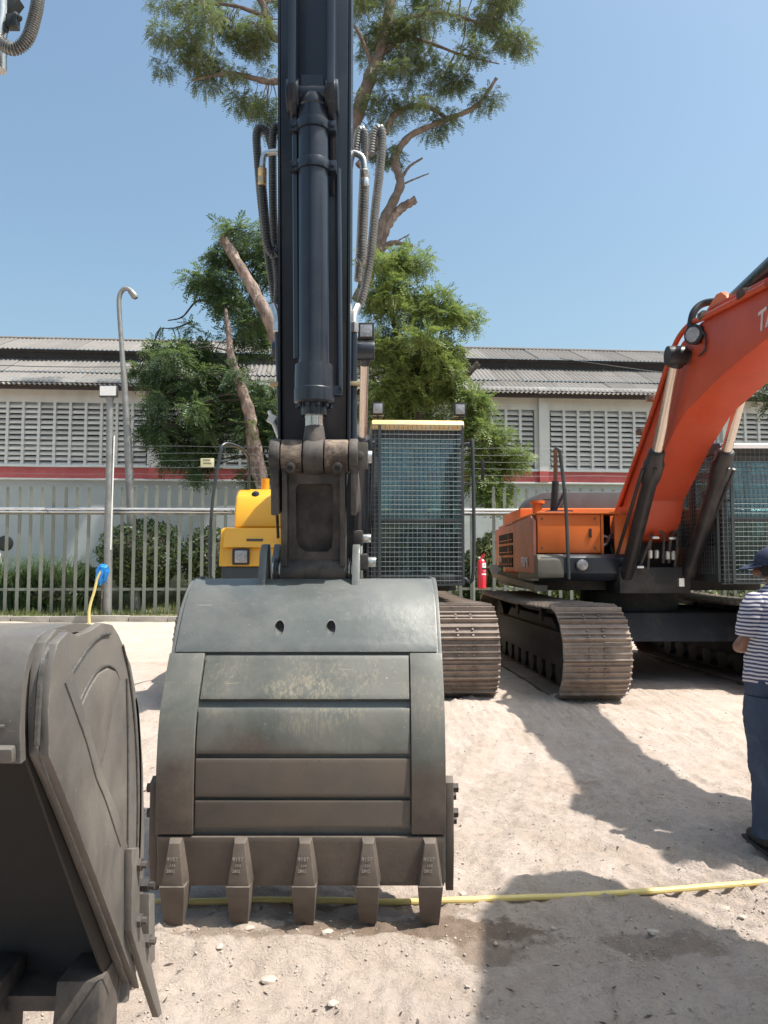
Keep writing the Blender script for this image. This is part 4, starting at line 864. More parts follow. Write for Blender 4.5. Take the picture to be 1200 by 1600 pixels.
c = MB(); c.box(al(lat(125)), (.115, .07, .2)); c.lathe(al(lat(145)), al(lat(572)), [(0, .05), (.005, .066), (.03, .082), (.045, .084), (.05, .078), (1, .078)], 32); barrel = part('bucket_cylinder', c, m_black, exc, world=True)
c = MB(); c.lathe(al(lat(570)), al(lat(632)), [(0, .08), (.02, .096), (.35, .099), (.62, .099), (.64, .102), (.95, .102), (1, .09)], 32); part('cylinder_gland', c, m_black, exc, world=True, smooth=25)
c = MB(); c.lathe(al(lat(632)), al(lat(650)), [(0, .068), (1, .066)], 16)
for k in range(10):
    a = k * math.pi / 5; o_ = al(lat(633)) + Vector((math.cos(a) * .082, math.sin(a) * .082, 0)); c.cyl(o_, o_ - Vector((0, 0, .018)), .012, 6)
part('gland_bolts', c, m_black, exc, world=True)
c = MB(); c.cyl(al(lat(640)), al(.985), .046, 24); part('cylinder_rod', c, m_coprod, exc, world=True)
c = MB(); c.cyl(al(lat(648)), al(lat(653)), .047, 24); part('scraper_ring', c, m_silver, exc, world=True)
for py in (200, 262):
    u = lat(py); c = MB(); c.lathe(al(u - .014), al(u + .014), [(0, .08), (.01, .088), (.99, .088), (1, .08)], 30)
    for s_ in (-1, 1): c.box(al(u) + Vector((s_ * .10, 0, 0)), (.04, .05, .055)); c.cyl(al(u) + Vector((s_ * .10, -.035, 0)), al(u) + Vector((s_ * .10, -.015, 0)), .012, 6)
    part('clamp_band', c, m_black, exc, world=True, bevel=.002)
c = MB(); c.tube([al(lat(150)) + Vector((-.095, .01, 0)), al(lat(560)) + Vector((-.088, .01, 0))], .017, 10); part('oil_pipe', c, m_black, exc, world=True)
c = MB(); p0 = al(lat(255)) + Vector((.125, .06, 0)); p1 = al(lat(610)) + Vector((.128, .03, 0)); c.tube([p0, p1], .016, 10); c.box(p1 + Vector((-.012, -.01, 0)), (.05, .04, .05)); c.cyl(p1 + Vector((.0, -.03, 0)), p1 + Vector((.0, 0, 0)), .016, 8); part('oil_pipe', c, m_black, exc, world=True)
# side pipes down the stick, elbows and clamps
for s_, x0_, x1_ in ((-1, 435, 441), (1, 552, 552)):
    a, b2 = at(x0_, 520, 4.35), at(x1_, 690, 4.35)
    c = MB(); c.tube([a, b2], .022, 12); part('oil_pipe', c, m_black, exc, world=True)
    c = MB(); q = at(x0_ + (0 if s_ > 0 else -2), 600, 4.33); c.box(q, (.05, .04, .024)); c.box(q + Vector((s_ * .03, 0, 0)), (.02, .03, .03)); part('pipe_clamp', c, m_brass, exc, world=True, bevel=.003)
    c = MB(); q = at(x0_, 512, 4.35); c.lathe(q + Vector((0, 0, -.03)), q + Vector((0, 0, .03)), [(0, .026), (.1, .032), (.9, .032), (1, .026)], 6)
    c.tube(smooth_path([q, at(x0_ - (3 if s_ < 0 else -1), 492, 4.37), at(x0_ - (8 if s_ < 0 else -7), 478, 4.4)], 4), .023, 12); part('hose_elbow', c, m_silver, exc, world=True)
def P_(L, Y): return [at(x, y, Y) for x, y in L]
for pts, Y, r, mm in (([(403, 560)], 0, 0, 0),):
    pass
hoses = [
    ([(425, 230), (417, 205), (406, 199), (401, 212), (403, 250), (408, 310), (415, 370), (424, 430), (430, 470), (430, 480)], 4.62, .027, m_coil),
    ([(445, 230), (438, 202), (430, 197), (426, 212), (426, 260), (427, 330), (430, 390), (434, 440), (433, 478)], 4.56, .026, m_coil),
    ([(409, 287), (412, 320), (415, 355), (419, 385), (428, 398), (436, 385)], 4.45, .028, m_coil),
    ([(556, 235), (560, 207), (566, 203), (570, 215), (568, 270), (565, 330), (562, 400), (559, 440)], 4.66, .026, m_coilw),
    ([(580, 240), (584, 210), (592, 200), (597, 212), (594, 260), (586, 330), (580, 390), (572, 440), (565, 468), (560, 478)], 4.58, .028, m_coilw),
    ([(570, 290), (569, 330), (567, 375), (566, 405), (558, 412)], 4.45, .027, m_coilw)]
for pts, Y, r, mm in hoses: part('spiral_hose', coil(P_(pts, Y), r), mm, exc, world=True)
for pts, s_ in (([(441, 238), (425, 238), (413, 243), (410, 262)], -1), ([(541, 240), (556, 240), (567, 248), (570, 265)], 1)):
    c = MB(); pp = smooth_path(P_(pts, 4.40), 5); c.tube(pp, .019, 12); q = at(pts[0][0], pts[0][1], 4.38)
    c.box(q, (.035, .05, .085)); c.box(q + Vector((0, -.02, .02)), (.05, .02, .022)); c.box(q + Vector((0, -.02, -.025)), (.05, .02, .022)); part('flange_elbow', c, m_silver, exc, world=True, bevel=.003)
    q0, q1 = pp[-1], at(pts[-1][0] - (0 if s_ < 0 else 0), pts[-1][1] + 27, 4.42); c = MB(); c.lathe(q0, q1, [(0, .022), (.05, .027), (.45, .027), (.5, .024), (.55, .027), (.95, .027), (1, .022)], 16); part('ferrule', c, m_brass if s_ < 0 else m_silver, exc, world=True)
c = MB(); q = at(425, 655, 4.3); c.box(q, (.04, .04, .05), Matrix.Rotation(.5, 3, 'Y')); c.tube([q, at(436, 684, 4.3)], .012, 8); c.cyl(at(421, 642, 4.3), q, .012, 8); part('grease_fitting', c, m_white, exc, world=True)

# linkage under the rod
pz = PB.z; pc = Vector((PB.x, PB.y, pz))
c = MB()
for (x0, x1) in ((at(441, 714, 3.86).x, at(474, 714, 3.86).x), (at(508, 714, 3.86).x, at(545, 714, 3.86).x)): part('link_boss', MB().cyl((x0, pc.y, pz), (x1, pc.y, pz), .088, 32), m_rust, exc, world=True, bevel=.01)
c = MB(); c.cyl((at(475.5, 714, 3.86).x, pc.y, pz), (at(506.5, 714, 3.86).x, pc.y, pz), .092, 32); c.tube([pc + Vector((0, 0, .16)), pc], [.047, .07], 20); part('rod_eye', c, m_dusty, exc, world=True, bevel=.006)
xL, xR = at(425, 714, 3.9).x, at(570, 714, 3.9).x
# guide links from the pin back to the stick
for x0, x1 in ((xL, at(440, 714, 3.86).x), (at(546, 714, 3.86).x, at(560, 714, 3.86).x)):
    c = MB(); c.cyl((x0, pc.y, pz), (x1, pc.y, pz), .092, 30); c.prism([(pc.y - .07, pz - .03), (pc.y - .04, pz - .30), (4.28, 1.88), (4.42, 1.84), (4.46, 1.95), (pc.y + .08, pz + .02)], x0 + .008, x1 - .006); part('guide_link', c, m_dusty, exc, world=True, bevel=.01)
c = MB(); c.cyl((at(560, 714, 3.86).x, pc.y, pz), (xR + .0, pc.y, pz), .062, 20); c.box(((at(556, 714, 3.86).x + xR) / 2, pc.y - .04, pz), (.08, .05, .13)); c.cyl((xR - .02, pc.y - .075, pz), (xR - .02, pc.y - .05, pz), .02, 8); part('pin_retainer', c, m_dusty, exc, world=True, bevel=.004)
c = MB(); c.cyl((xR, pc.y, pz), (at(581, 714, 3.86).x, pc.y, pz), .032, 16); part('pin_end', c, m_silver, exc, world=True, bevel=.004)
for x in (453, 527):
    q = at(x, 731, 3.77); c = MB(); c.lathe(q + Vector((0, .08, .02)), q, [(0, .026), (.95, .026), (1, .016)], 16); o = part('grease_port', c, m_dusty, exc, world=True); c = MB(); c.cyl(q + Vector((0, -.002, 0)), q + Vector((0, .004, 0)), .014, 12); part('port_plug', c, m_hole, o, world=True)
# H link: frame with a recessed window
BP = Vector((-.385, 3.98, at(500, 892, 3.98).z)) # bucket link pin
hA, hB = pc + Vector((0, -.02, -.04)), BP + Vector((0, -.03, 0))
def hl(px, py, dy=0.0):
    k = (py - 725) / (892 - 725); Y = hA.y + (hB.y - hA.y) * k; p = at(px, py, Y); p.y += dy; return p
def hplate(poly, y0, y1):
    mb = MB(); n = len(poly); vs = [hl(x, y, y0) for x, y in poly] + [hl(x, y, y1) for x, y in poly]
    mb.add(vs, [tuple(range(n)), tuple(range(2 * n - 1, n - 1, -1))] + [(i, i + n, (i + 1) % n + n, (i + 1) % n) for i in range(n)]); return mb
c = MB()
for poly in ([(442, 726), (450, 726), (451, 885), (442, 885)], [(531, 726), (540, 726), (541, 885), (532, 885)]): part('link_arm', hplate(poly, -.045, .10), m_dusty, exc, world=True, bevel=.006)
outer = [(451, 735), (531, 735), (532, 885), (451, 885)]
win = [(466, 756), (462, 762), (463, 842), (468, 856), (478, 862), (512, 862), (518, 856), (520, 842), (521, 762), (517, 756)]
c = MB()
for poly in ([(451, 735), (531, 735), (531, 757), (517, 756), (466, 756), (451, 757)], [(451, 757), (466, 756), (462, 762), (463, 842), (468, 856), (451, 862)], [(531, 757), (531, 862), (518, 856), (520, 842), (521, 762), (517, 756)], [(451, 862), (468, 856), (478, 862), (512, 862), (518, 856), (531, 862), (532, 886), (451, 886)]):
    m2 = hplate(poly, 0, .05); c.add(m2.v, m2.f)
part('link_web', c, m_dusty, exc, world=True, smooth=30)
c = hplate([(455, 750), (528, 750), (528, 868), (455, 868)], .07, .085); part('web_back', c, m_dusty, exc, world=True)
c = MB(); c.cyl((at(440, 892, 3.98).x, BP.y, BP.z), (at(542, 892, 3.98).x, BP.y, BP.z), .072, 28)
for x in (460, 482, 520): q = at(x, 886, 3.92); c.lathe(q + Vector((-.04, .06, -.02)), q + Vector((.04, .06, -.02)), [(0, .05), (.5, .075), (1, .05)], 16)
part('lower_boss', c, m_dusty, exc, world=True, bevel=.008)
c = MB(); c.cyl((at(427, 892, 3.98).x, BP.y, BP.z), (at(556, 892, 3.98).x, BP.y, BP.z), .045, 20)
for x in (430, 433, 436, 544, 548): q = at(x, 892, 3.98); c.lathe(q + Vector((-.005, 0, 0)), q + Vector((.005, 0, 0)), [(0, .05), (.5, .068), (1, .05)], 20)
part('link_pin', c, m_silver, exc, world=True)

# ---- the bucket
XL, XR = -.967, .254
prof = [(4.55, 1.30), (4.30, 1.42), (4.14, 1.465), (3.98, 1.465), (3.86, 1.43), (3.74, 1.35), (3.645, 1.24), (3.56, 1.12), (3.485, 1.0), (3.425, .89), (3.40, .78), (3.39, .66), (3.39, .53), (3.395, .40), (3.405, .28), (3.415, .175)]
prof = [tuple(p) for p in np.array([tuple(v)[:2] for v in smooth_path([(a, b, 0) for a, b in prof], 3)])]
def off(pr, t):
    out = []
    for i, p in enumerate(pr):
        a, b = pr[max(i - 1, 0)], pr[min(i + 1, len(pr) - 1)]; d = Vector((b[0] - a[0], b[1] - a[1])).normalized(); n_ = Vector((d.y, -d.x)); out.append((p[0] + n_.x * t, p[1] + n_.y * t))
    return out
# outward side of the profile is towards the camera (-y)
sgn = 1 if off(prof, .01)[-1][0] < prof[-1][0] else -1
def strip_poly(pr, t0, t1): return off(pr, sgn * t1) + off(pr, sgn * t0)[::-1]
def sub(z0, z1):
    "piece of the front profile between two heights, front side only"
    f = [p for p in prof if p[0] < 4.0]; f = sorted(f, key=lambda p: -p[1]); zs = np.array([p[1] for p in f])[::-1]; ys = np.array([p[0] for p in f])[::-1]
    return [(float(np.interp(z, zs, ys)), float(z)) for z in np.linspace(z1, z0, 10)]
bk = bpy.data.objects.new('bucket', None)
c = MB(); c.prism(strip_poly(prof, -.025, 0.0), XL + .012, XR - .012); bucket = part('bucket', c, m_bucket, exc, world=True, smooth=40)
c = MB(); c.prism(strip_poly(sub(1.135, 1.455), .0005, .018), XL + .010, XR - .010); upl = part('upper_plate', c, m_bucket, bucket, world=True, bevel=.003)
# drain holes cut through the shell
for px in (440.5, 519):
    q = at(px, 967, 3.72); cut = part('cutter', MB().cyl(q + Vector((0, -.3, -.12)), q + Vector((0, .25, .10)), .023, 24), m_hole, None, smooth=0)
    inv = rm(exc).inverted(); cut.data.transform(inv)
    cut.parent = None
    for tgt in (bucket, upl):
        pr0 = tgt.parent; tgt.parent = None; md = tgt.modifiers.new('b', 'BOOLEAN'); md.object = cut; md.operation = 'DIFFERENCE'; md.solver = 'EXACT'
        dg = bpy.context.evaluated_depsgraph_get(); me2 = bpy.data.meshes.new_from_object(tgt.evaluated_get(dg)); tgt.modifiers.clear(); tgt.data = me2; tgt.parent = pr0
    bpy.data.objects.remove(cut)
# side plates
sp_poly = prof + [(3.46, .16), (3.62, .42), (3.95, .78), (4.35, 1.12), (4.60, 1.22)]
for x0, x1 in ((XL - .012, XL + .014), (XR - .014, XR + .012)):
    c = MB(); c.prism(off(prof, sgn * .006) + sp_poly[len(prof):], x0, x1); part('side_plate', c, m_bucket, bucket, world=True, bevel=.003)
# weld ridges round the edge of the shell
for x0 in (XL + .004, XR - .020):
    c = MB(); c.tube([(x0 + .008, p[0], p[1]) for p in off([q for q in prof if q[1] > 1.10 and q[0] < 4.15], sgn * .006)], .008, 6); part('weld', c, m_weld, bucket, world=True)
# edge wear strips, the upper shoulder step, the cross straps
for x0, x1 in ((XL - .003, XL + .150), (XR - .136, XR + .003)):
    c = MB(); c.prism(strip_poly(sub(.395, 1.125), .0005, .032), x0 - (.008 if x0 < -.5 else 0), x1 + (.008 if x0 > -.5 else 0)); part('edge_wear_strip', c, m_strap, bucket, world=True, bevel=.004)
xa, xb = XL + .156, XR - .142
def zrow(py): return at(470, py, 3.45).z
rows_ = [(1032, 1095), (1107, 1172), (1179, 1236), (1242, 1284)]
for y0_, y1_ in rows_:
    c = MB(); c.prism(strip_poly(sub(zrow(y1_), zrow(y0_)), .0005, .022), xa, xb); part('wear_strap', c, m_strap if y0_ < 1150 else m_low, bucket, world=True, bevel=.004)  # lower two straps take the paint with shade in its colour
c = MB(); c.prism(strip_poly(sub(.175, .385), .0005, .030) , XL - .004, XR + .004); part('cutting_edge', c, m_tooth, bucket, world=True, bevel=.004)
# teeth
txs = [272, 374, 476, 575, 672]
for i, px in enumerate(txs):
    q = at(px, 1380, 3.34); x = q.x; wk = (.93, .88, .9, .86, .91)[i]; tl = (.0, .012, -.006, .014, .004)[i]; zt_, zb_ = at(px, 1312, 3.33).z, at(px, 1383, 3.33).z; yf_ = 3.375
    ad = MB(); n_ = [(x - .030, yf_, zt_), (x + .030, yf_, zt_), (x + .054, yf_, zb_), (x - .054, yf_, zb_), (x - .022, yf_ - .045, zt_ - .015), (x + .022, yf_ - .045, zt_ - .015), (x + .046, yf_ - .065, zb_), (x - .046, yf_ - .065, zb_),
        (x - .05, yf_ + .09, zt_ - .06), (x + .05, yf_ + .09, zt_ - .06), (x + .055, yf_ + .08, zb_), (x - .055, yf_ + .08, zb_)]
    ad.add(n_, [(4, 5, 6, 7), (0, 1, 5, 4), (1, 2, 6, 5), (3, 0, 4, 7), (2, 3, 7, 6), (8, 9, 1, 0), (9, 10, 2, 1), (11, 8, 0, 3), (10, 11, 3, 2), (8, 11, 10, 9)])
    a_ = part('tooth', ad, m_tooth, bucket, world=True, bevel=.006)
    z0_, z1_ = at(px, 1384, 3.31).z - .002, .026
    tb = MB(); tb.add([(x - .058 * wk, yf_ - .075, z0_), (x + .058 * wk, yf_ - .075, z0_), (x + .058 * wk, yf_ + .08, z0_), (x - .058 * wk, yf_ + .08, z0_), (x - .044 * wk, yf_ - .03, z1_ + tl), (x + .042 * wk, yf_ - .03, z1_ + tl * .4), (x + .042 * wk, yf_ + .0, z1_ + tl * .4), (x - .044 * wk, yf_ + .0, z1_ + tl)],
        [(3, 2, 1, 0), (4, 5, 6, 7), (0, 1, 5, 4), (1, 2, 6, 5), (2, 3, 7, 6), (3, 0, 4, 7)]); part('tooth_tip', tb, m_tooth, a_, world=True, bevel=.005)
    for k, (s_, h_) in enumerate((('9157', .017), ('114', .012), ('2802', .013))):
        zz = zt_ - .085 - k * .022; yy = yf_ - .045 - .02 * (zt_ - zz) / (zt_ - zb_) - .0012
        Mw = Matrix.Translation((x - .027 + (.012 if k == 1 else 0), yy - .001, zz)) @ Matrix.Rotation(R(90 - 6), 4, 'X'); text_part('stamp', s_, h_ * 1.35, m_stamp, a_, Mw, depth=.0006)
# side cutters with bolts
for s_, X_ in ((1, XR), (-1, XL)):
    c = MB(); c.prism([(3.40, .60), (3.44, .62), (3.66, .56), (3.62, .40), (3.50, .16), (3.44, .13), (3.40, .30)], X_ + s_ * .014, X_ + s_ * .048); part('side_cutter', c, m_tooth, bucket, world=True, bevel=.004)
    for (y, z) in ((3.45, .565), (3.46, .455), (3.56, .5), (3.54, .40)): c = MB(); c.cyl((X_ + s_ * .048, y, z), (X_ + s_ * .072, y, z), .022, 6); part('bolt', c, m_dusty, bucket, world=True)
# ears carrying the link pin
for X_ in (-.612, -.142):
    c = MB(); c.prism([(3.76, 1.36), (3.84, 1.43), (3.90, 1.60), (3.95, 1.645), (4.02, 1.65), (4.10, 1.52), (4.3, 1.56), (4.42, 1.66), (4.5, 1.62), (4.52, 1.3), (4.2, 1.41)], X_ - .019, X_ + .019); part('ear', c, m_bucket, bucket, world=True, bevel=.005)
for (px0, px1, py, r1, r2) in ((556, 566, 841, .042, .022), (564, 574, 878, .045, .026)):
    q0, q1 = at(px0, py, 4.05), at(px1, py, 4.05); c = MB(); c.cyl(q0, q1, r1, 20); c.box(q1 + Vector((-.02, -.04, 0)), (.05, .02, .075)); o = part('pin_collar', c, m_dusty, bucket, world=True, bevel=.004)
    c = MB(); c.cyl(q1, q1 + Vector((.045, 0, 0)), r2, 16); part('pin_end', c, m_silver, o, world=True, bevel=.003)

# ---------------------------------------------------------------- orange machine
OX, OY = 3.54, 11.2
exo = thing('excavator', (OX, OY, 0.0), 'orange excavator with grey hood and arched orange boom reaching out of the frame', 'excavator', 'parked excavators')
base_machine(exo, m_orange, R(3.0), None, (1.5, -1.0, 0), m_hood, m_white, orange=True)
make_cab(exo, .61, 1.76, -1.80, 1.32, 3.02, m_cab, white=True)
def ow(X, Y, Z): return (X - OX, Y - OY, Z)
yf = -1.0; xl = -1.54
zt_ = 2.20
c = MB(); c.prism([(yf, 1.68), (1.7, 1.68), (1.7, zt_), (yf, zt_)], -1.50, -.66); part('fuel_tank', c, m_orange, exo, bevel=.02)
c = MB(); c.span(-1.52, -.40, yf - .02, 1.0, zt_ + .001, zt_ + .03); part('tank_top', c, m_orange, exo, bevel=.01)
c = MB(); c.span(-.655, -.62, yf + .0, yf + .6, 1.66, zt_); c.span(-.46, -.20, yf + .05, yf + .09, 1.62, zt_); part('door_post', c, m_orange, exo, bevel=.006)
c = MB(); c.span(-.62, -.40, yf + .45, yf + .5, 1.6, zt_); part('pump_bay', c, m_hole, exo)
c = MB(); c.tube([(-.62, yf + .3, 1.74), (-.5, yf + .3, 1.82), (-.42, yf + .32, 1.95)], .03, 10); c.tube([(-.6, yf + .32, 1.95), (-.48, yf + .3, 1.9)], .02, 10); part('pump_hose', c, m_silver, exo)
# dark side front box with round lamp
c = MB(); c.prism([(yf - .10, 1.32), (yf - .20, 1.42), (yf - .19, 1.62), (yf - .13, 1.67), (.4, 1.67), (.4, 1.28)], -1.52, -.38); part('step_box', c, m_black, exo, bevel=.025)
c = MB(); c.prism([(yf - .206, 1.36), (yf - .21, 1.42), (yf - .20, 1.60), (yf - .15, 1.665), (.2, 1.665), (.2, 1.32)], -1.545, -1.20); part('worn_corner_panel', c, m_worn, exo, bevel=.02)['label'] = 'dusty worn grey green corner panel'
work_light('headlight', exo, (-.97, yf - .17, 1.53), .17, .17, rnd=True)
# faded side panels seen along the left flank
c = MB(); c.prism([(yf + .02, 1.42), (yf + 1.5, 1.42), (yf + 1.5, 2.16), (yf + .2, 2.19), (yf + .02, 2.12)], -1.556, -1.51); part('side_panel', c, m_pink, exo, bevel=.02)
vent0, vent1 = yf + 1.66, yf + 3.0
c = MB(); c.prism([(yf + 1.53, 1.44), (yf + 3.45, 1.52), (yf + 3.45, 2.14), (yf + 1.53, 2.16)], -1.550, -1.51); sd_ = part('vented_door', c, m_pink, exo, bevel=.015)
for k in range(3):
    c = MB(); z = 2.00 - k * .19; c.span(-1.566, -1.548, vent0, vent1, z - .13, z + .02); part('vent', c, m_hole, sd_)
for k in range(3):
    z = 2.00 - k * .19; c = MB(); c.span(-1.570, -1.552, vent0, vent1, z - .09, z - .08); c.tube([(-1.572, vent0 + .3, z - .12), (-1.572, vent0 + .3, z)], .008, 6); part('vent_bar', c, m_pink, sd_)
c = MB(); c.prism([(yf - .1, 1.26), (yf + 3.9, 1.38), (yf + 4.3, 1.52), (yf + 4.3, 1.47), (yf + 3.9, 1.30), (yf - .1, 1.18)], -1.56, -1.40); part('lower_skirt', c, m_worn, exo)
c = MB(); c.prism([(yf + .05, 2.14), (yf + 3.5, 2.12), (yf + 3.5, 2.20), (yf + .05, 2.24)], -1.50, -1.0); part('rounded_shoulder', c, m_pink, exo, bevel=.03)
Mw = Matrix.Translation(Vector((OX - 1.572, OY + vent1 + .1, 1.56))) @ Matrix(((0, 0, -1, 0), (-1, 0, 0, 0), (0, 1, 0, 0), (0, 0, 0, 1))); text_part('side_lettering', 'TATA', .16, m_letter, exo, Mw)
Mw = Matrix.Translation(Vector((OX - 1.572, OY + yf + .85, 1.50))) @ Matrix(((0, 0, -1, 0), (-1, 0, 0, 0), (0, 1, 0, 0), (0, 0, 0, 1))); text_part('side_lettering', 'PRIME', .20, m_letter, exo, Mw)
for (x_, z_) in ((-1.44, 2.14), (-1.44, 1.75), (-.74, 2.14), (-.74, 1.75)): part('panel_bolt', MB().cyl((x_, yf - .008, z_), (x_, yf + .002, z_), .014, 6), m_dusty, exo)
c = MB(); c.box((-.80, yf - .012, 1.95), (.03, .02, .12)); part('door_latch', c, m_rubber, exo, bevel=.004)
c = MB(); c.span(-1.10, -1.094, yf - .006, yf - .001, 1.69, 2.19); part('panel_seam', c, m_under, exo)
# grey hood behind
hx0, hx1 = at(817, 800, 12.9).x - OX, .9; hp = []
for k in range(9): a = math.pi / 2 * k / 8; hp.append((hx0 + .36 * (1 - math.cos(a)), 2.25 + .48 * math.sin(a)))
c = MB(); c.plate([(hx0, 2.1)] + hp + [(hx1, 2.73), (hx1, 2.1)], 1.45, 2.5); part('engine_hood', c, m_hood, exo, bevel=.03)
c = MB(); c.tube([(-.98, 1.44, 2.42), (-.9, 1.42, 2.6), (-.55, 1.42, 2.6), (-.65, 1.44, 2.42)], .012, 6); part('hood_handle', c, m_rubber, exo)
c = MB(); c.cyl((-1.30, .0, 2.2), (-1.30, .0, 2.42), .07, 16); c.cyl((-1.30, 0, 2.42), (-1.30, 0, 2.46), .11, 18); part('filler_neck', c, m_orange, exo)
c = MB(); c.box((-1.02, -.1, 2.28), (.36, .3, .05)); part('step_plate', c, m_under, exo)
ep = [(-.86 + OX - OX, .2, 2.25), (-.86, .2, 2.35)]
q0 = at(865, 800, 11.2); q1 = at(868, 752, 11.2); q2 = at(868, 702, 11.2)
c = MB(); c.tube([ow(q0.x, 11.2, q0.z), ow(q1.x, 11.2, q1.z)], .052, 14); c.tube([ow(q1.x, 11.2, q1.z), ow(q2.x, 11.2, q2.z)], .030, 12); c.tube([ow(*at(868, 797, 11.1)), ow(*at(884, 765, 11.1))], .022, 10); part('exhaust_stack', c, m_rubber, exo)
hr = [at(889, 905, 10.0), at(887, 855, 10.0), at(884, 790, 10.0), at(876, 715, 10.0), at(872, 702, 10.0), at(868, 706, 10.25)]
handrail(exo, [ow(*p) for p in hr] + [ow(*at(868, 750, 10.9))], .024)
# boom profile in side view
XB = OX - .27; hw = .262
outer_px = [(957, 806), (970, 768), (1004, 684), (1027, 630), (1043, 572), (1066, 534), (1096, 503), (1139, 477), (1200, 444)]
inner_px = [(1200, 528), (1160, 560), (1123, 592), (1070, 645), (1040, 700), (1004, 783), (1000, 815)]
def yz(p): q = atX(p[0], p[1], XB); return (q.y, q.z)
poly = [yz(p) for p in outer_px] + [(5.6, 3.98), (4.7, 3.85), (4.35, 3.65), (4.4, 3.4), (4.8, 3.42), (5.8, 3.52)] + [yz(p) for p in inner_px] + [(10.1, 1.85), (10.9, 1.75), (11.2, 1.95)]
c = MB(); c.prism([(y, z) for y, z in poly], XB, XB + 2 * hw); boomo = part('boom', c, m_boomred, exo, world=True, bevel=.015)
c = MB(); c.prism([(y, z) for y, z in [(4.7, 4.45), (4.4, 4.65), (4.1, 4.2), (4.1, 3.3), (4.2, 1.35), (4.45, 1.25), (4.6, 1.5), (4.9, 3.3), (4.95, 3.9)]], OX - .19, OX + .19); part('stick', c, m_orange, exo, world=True, bevel=.01)
c = MB(); c.lathe((OX - .08, 7.45, 4.12), (OX - .08, 5.6, 4.27), [(0, .06), (.03, .095), (1, .095)], 20); part('stick_cylinder', c, m_black, exo, world=True)
c = MB(); c.cyl((OX - .08, 5.6, 4.27), (OX - .08, 4.6, 4.4), .06, 16); part('stick_cylinder_rod', c, m_coprod, exo, world=True)
c = MB(); c.lathe((OX, 3.75, 4.15), (OX, 3.7, 2.6), [(0, .06), (.02, .1), (1, .1)], 18); c.cyl((OX, 3.7, 2.6), (OX, 3.72, 2.0), .05, 14); part('bucket_cylinder', c, m_black, exo, world=True)
c = MB(); c.prism([(3.68, 2.1), (3.82, 2.1), (4.2, 1.45), (4.0, 1.35)], OX - .2, OX - .13); c.prism([(3.68, 2.1), (3.82, 2.1), (4.2, 1.45), (4.0, 1.35)], OX + .13, OX + .2); part('bucket_link', c, m_dusty, exo, world=True)
c = MB(); pr_ = [(y + .18, z) for y, z in prof]; c.prism(strip_poly(pr_, -.025, 0), OX - .62, OX + .62); bko = part('bucket', c, m_bucket, exo, world=True)
for x0 in (OX - .65, OX + .62): c = MB(); c.prism(pr_ + [(3.9, .42), (4.3, .9), (4.75, 1.22)], x0, x0 + .03); part('side_plate', c, m_bucket, bko, world=True)
for k in range(5): c = MB(); x = OX - .52 + k * .26; c.prism([(3.5, .3), (3.62, .3), (3.58, 0), (3.54, -.01)], x - .045, x + .045); part('tooth', c, m_tooth, bko, world=True)
# cylinders of the orange boom
for s_ in (-1, 1):
    X_ = OX + s_ * .40; a0 = atX(1058, 556, OX - .40); pt = Vector((X_, a0.y, a0.z)); m0 = atX(1026, 708, OX - .40); mid = Vector((X_, m0.y, m0.z)); pb0 = atX(976, 900, OX - .42); pb = Vector((X_, pb0.y, pb0.z))
    c = MB(); c.cyl(pt, mid, .058, 22); part('boom_cylinder_rod', c, m_coprod, exo, world=True)
    d = pb - mid; c = MB(); c.lathe(mid - d * .02, pb, [(0, .075), (.01, .092), (.07, .10), (.09, .118), (.20, .112), (.25, .088), (1, .085)], 24); o = part('boom_cylinder', c, m_cyl, exo, world=True)
    c = MB(); c.tube([mid + d * .12 + Vector((s_ * .13, -.05, 0)), pb + Vector((s_ * .13, -.03, .25))], .022, 8); c.tube([mid + d * .12 + Vector((s_ * .02, -.15, 0)), pb + Vector((0, -.15, .3))], .02, 8); part('cylinder_pipe', c, m_cyl, exo, world=True)
    c = MB(); c.cyl(pt + Vector((-.11, 0, 0)), pt + Vector((.09, 0, 0)), .105, 24); c.tube([pt, pt + (mid - pt) * .10], .085, 16); o = part('rod_eye', c, m_rubber, exo, world=True, bevel=.01)
c = MB(); c.cyl((OX - .45, a0.y, a0.z), (OX + .45, a0.y, a0.z), .06, 16); part('boom_pin', c, m_dusty, exo, world=True)
# red pipes on the boom's back
pipe = [at(1200, 436, 7.0)] ; XP = XB - .03
pts = [atX(x, y, XP) for x, y in ((1199, 444), (1150, 470), (1100, 496), (1078, 507), (1058, 532), (1042, 575), (1024, 630), (1003, 690), (985, 740), (968, 790))]
c = MB(); c.tube(smooth_path(pts, 5), .030, 12); part('boom_pipe', c, m_boomred, exo, world=True)
pts2 = [atX(x, y, XP + .12) for x, y in ((1200, 438), (1165, 456), (1128, 474), (1108, 486))]
c = MB(); c.tube(smooth_path(pts2, 4), .026, 12); part('boom_pipe', c, m_boomred, exo, world=True)
for x, y in ((1100, 493), (1163, 459), (1017, 622), (1001, 675)):
    q = atX(x, y, XP); c = MB(); c.box(q, (.09, .13, .07)); part('pipe_clamp', c, m_rust, exo, world=True, bevel=.008)
c = MB(); c.tube(smooth_path([at(1078, 515, 7.9), at(1084, 488, 7.9), at(1100, 474, 7.9), at(1130, 470, 7.8)], 6), .038, 12); part('return_hose', c, m_rubber, exo, world=True)
c = MB(); q = [atX(x, y, OX - .1) for x, y in ((1118, 486), (1134, 460), (1142, 456), (1150, 462), (1155, 478))]; c.prism([(p.y, p.z) for p in q], OX - .2, OX - .14); c.prism([(p.y, p.z) for p in q], OX + .12, OX + .18); part('cylinder_bracket', c, m_orange, exo, world=True, bevel=.01)
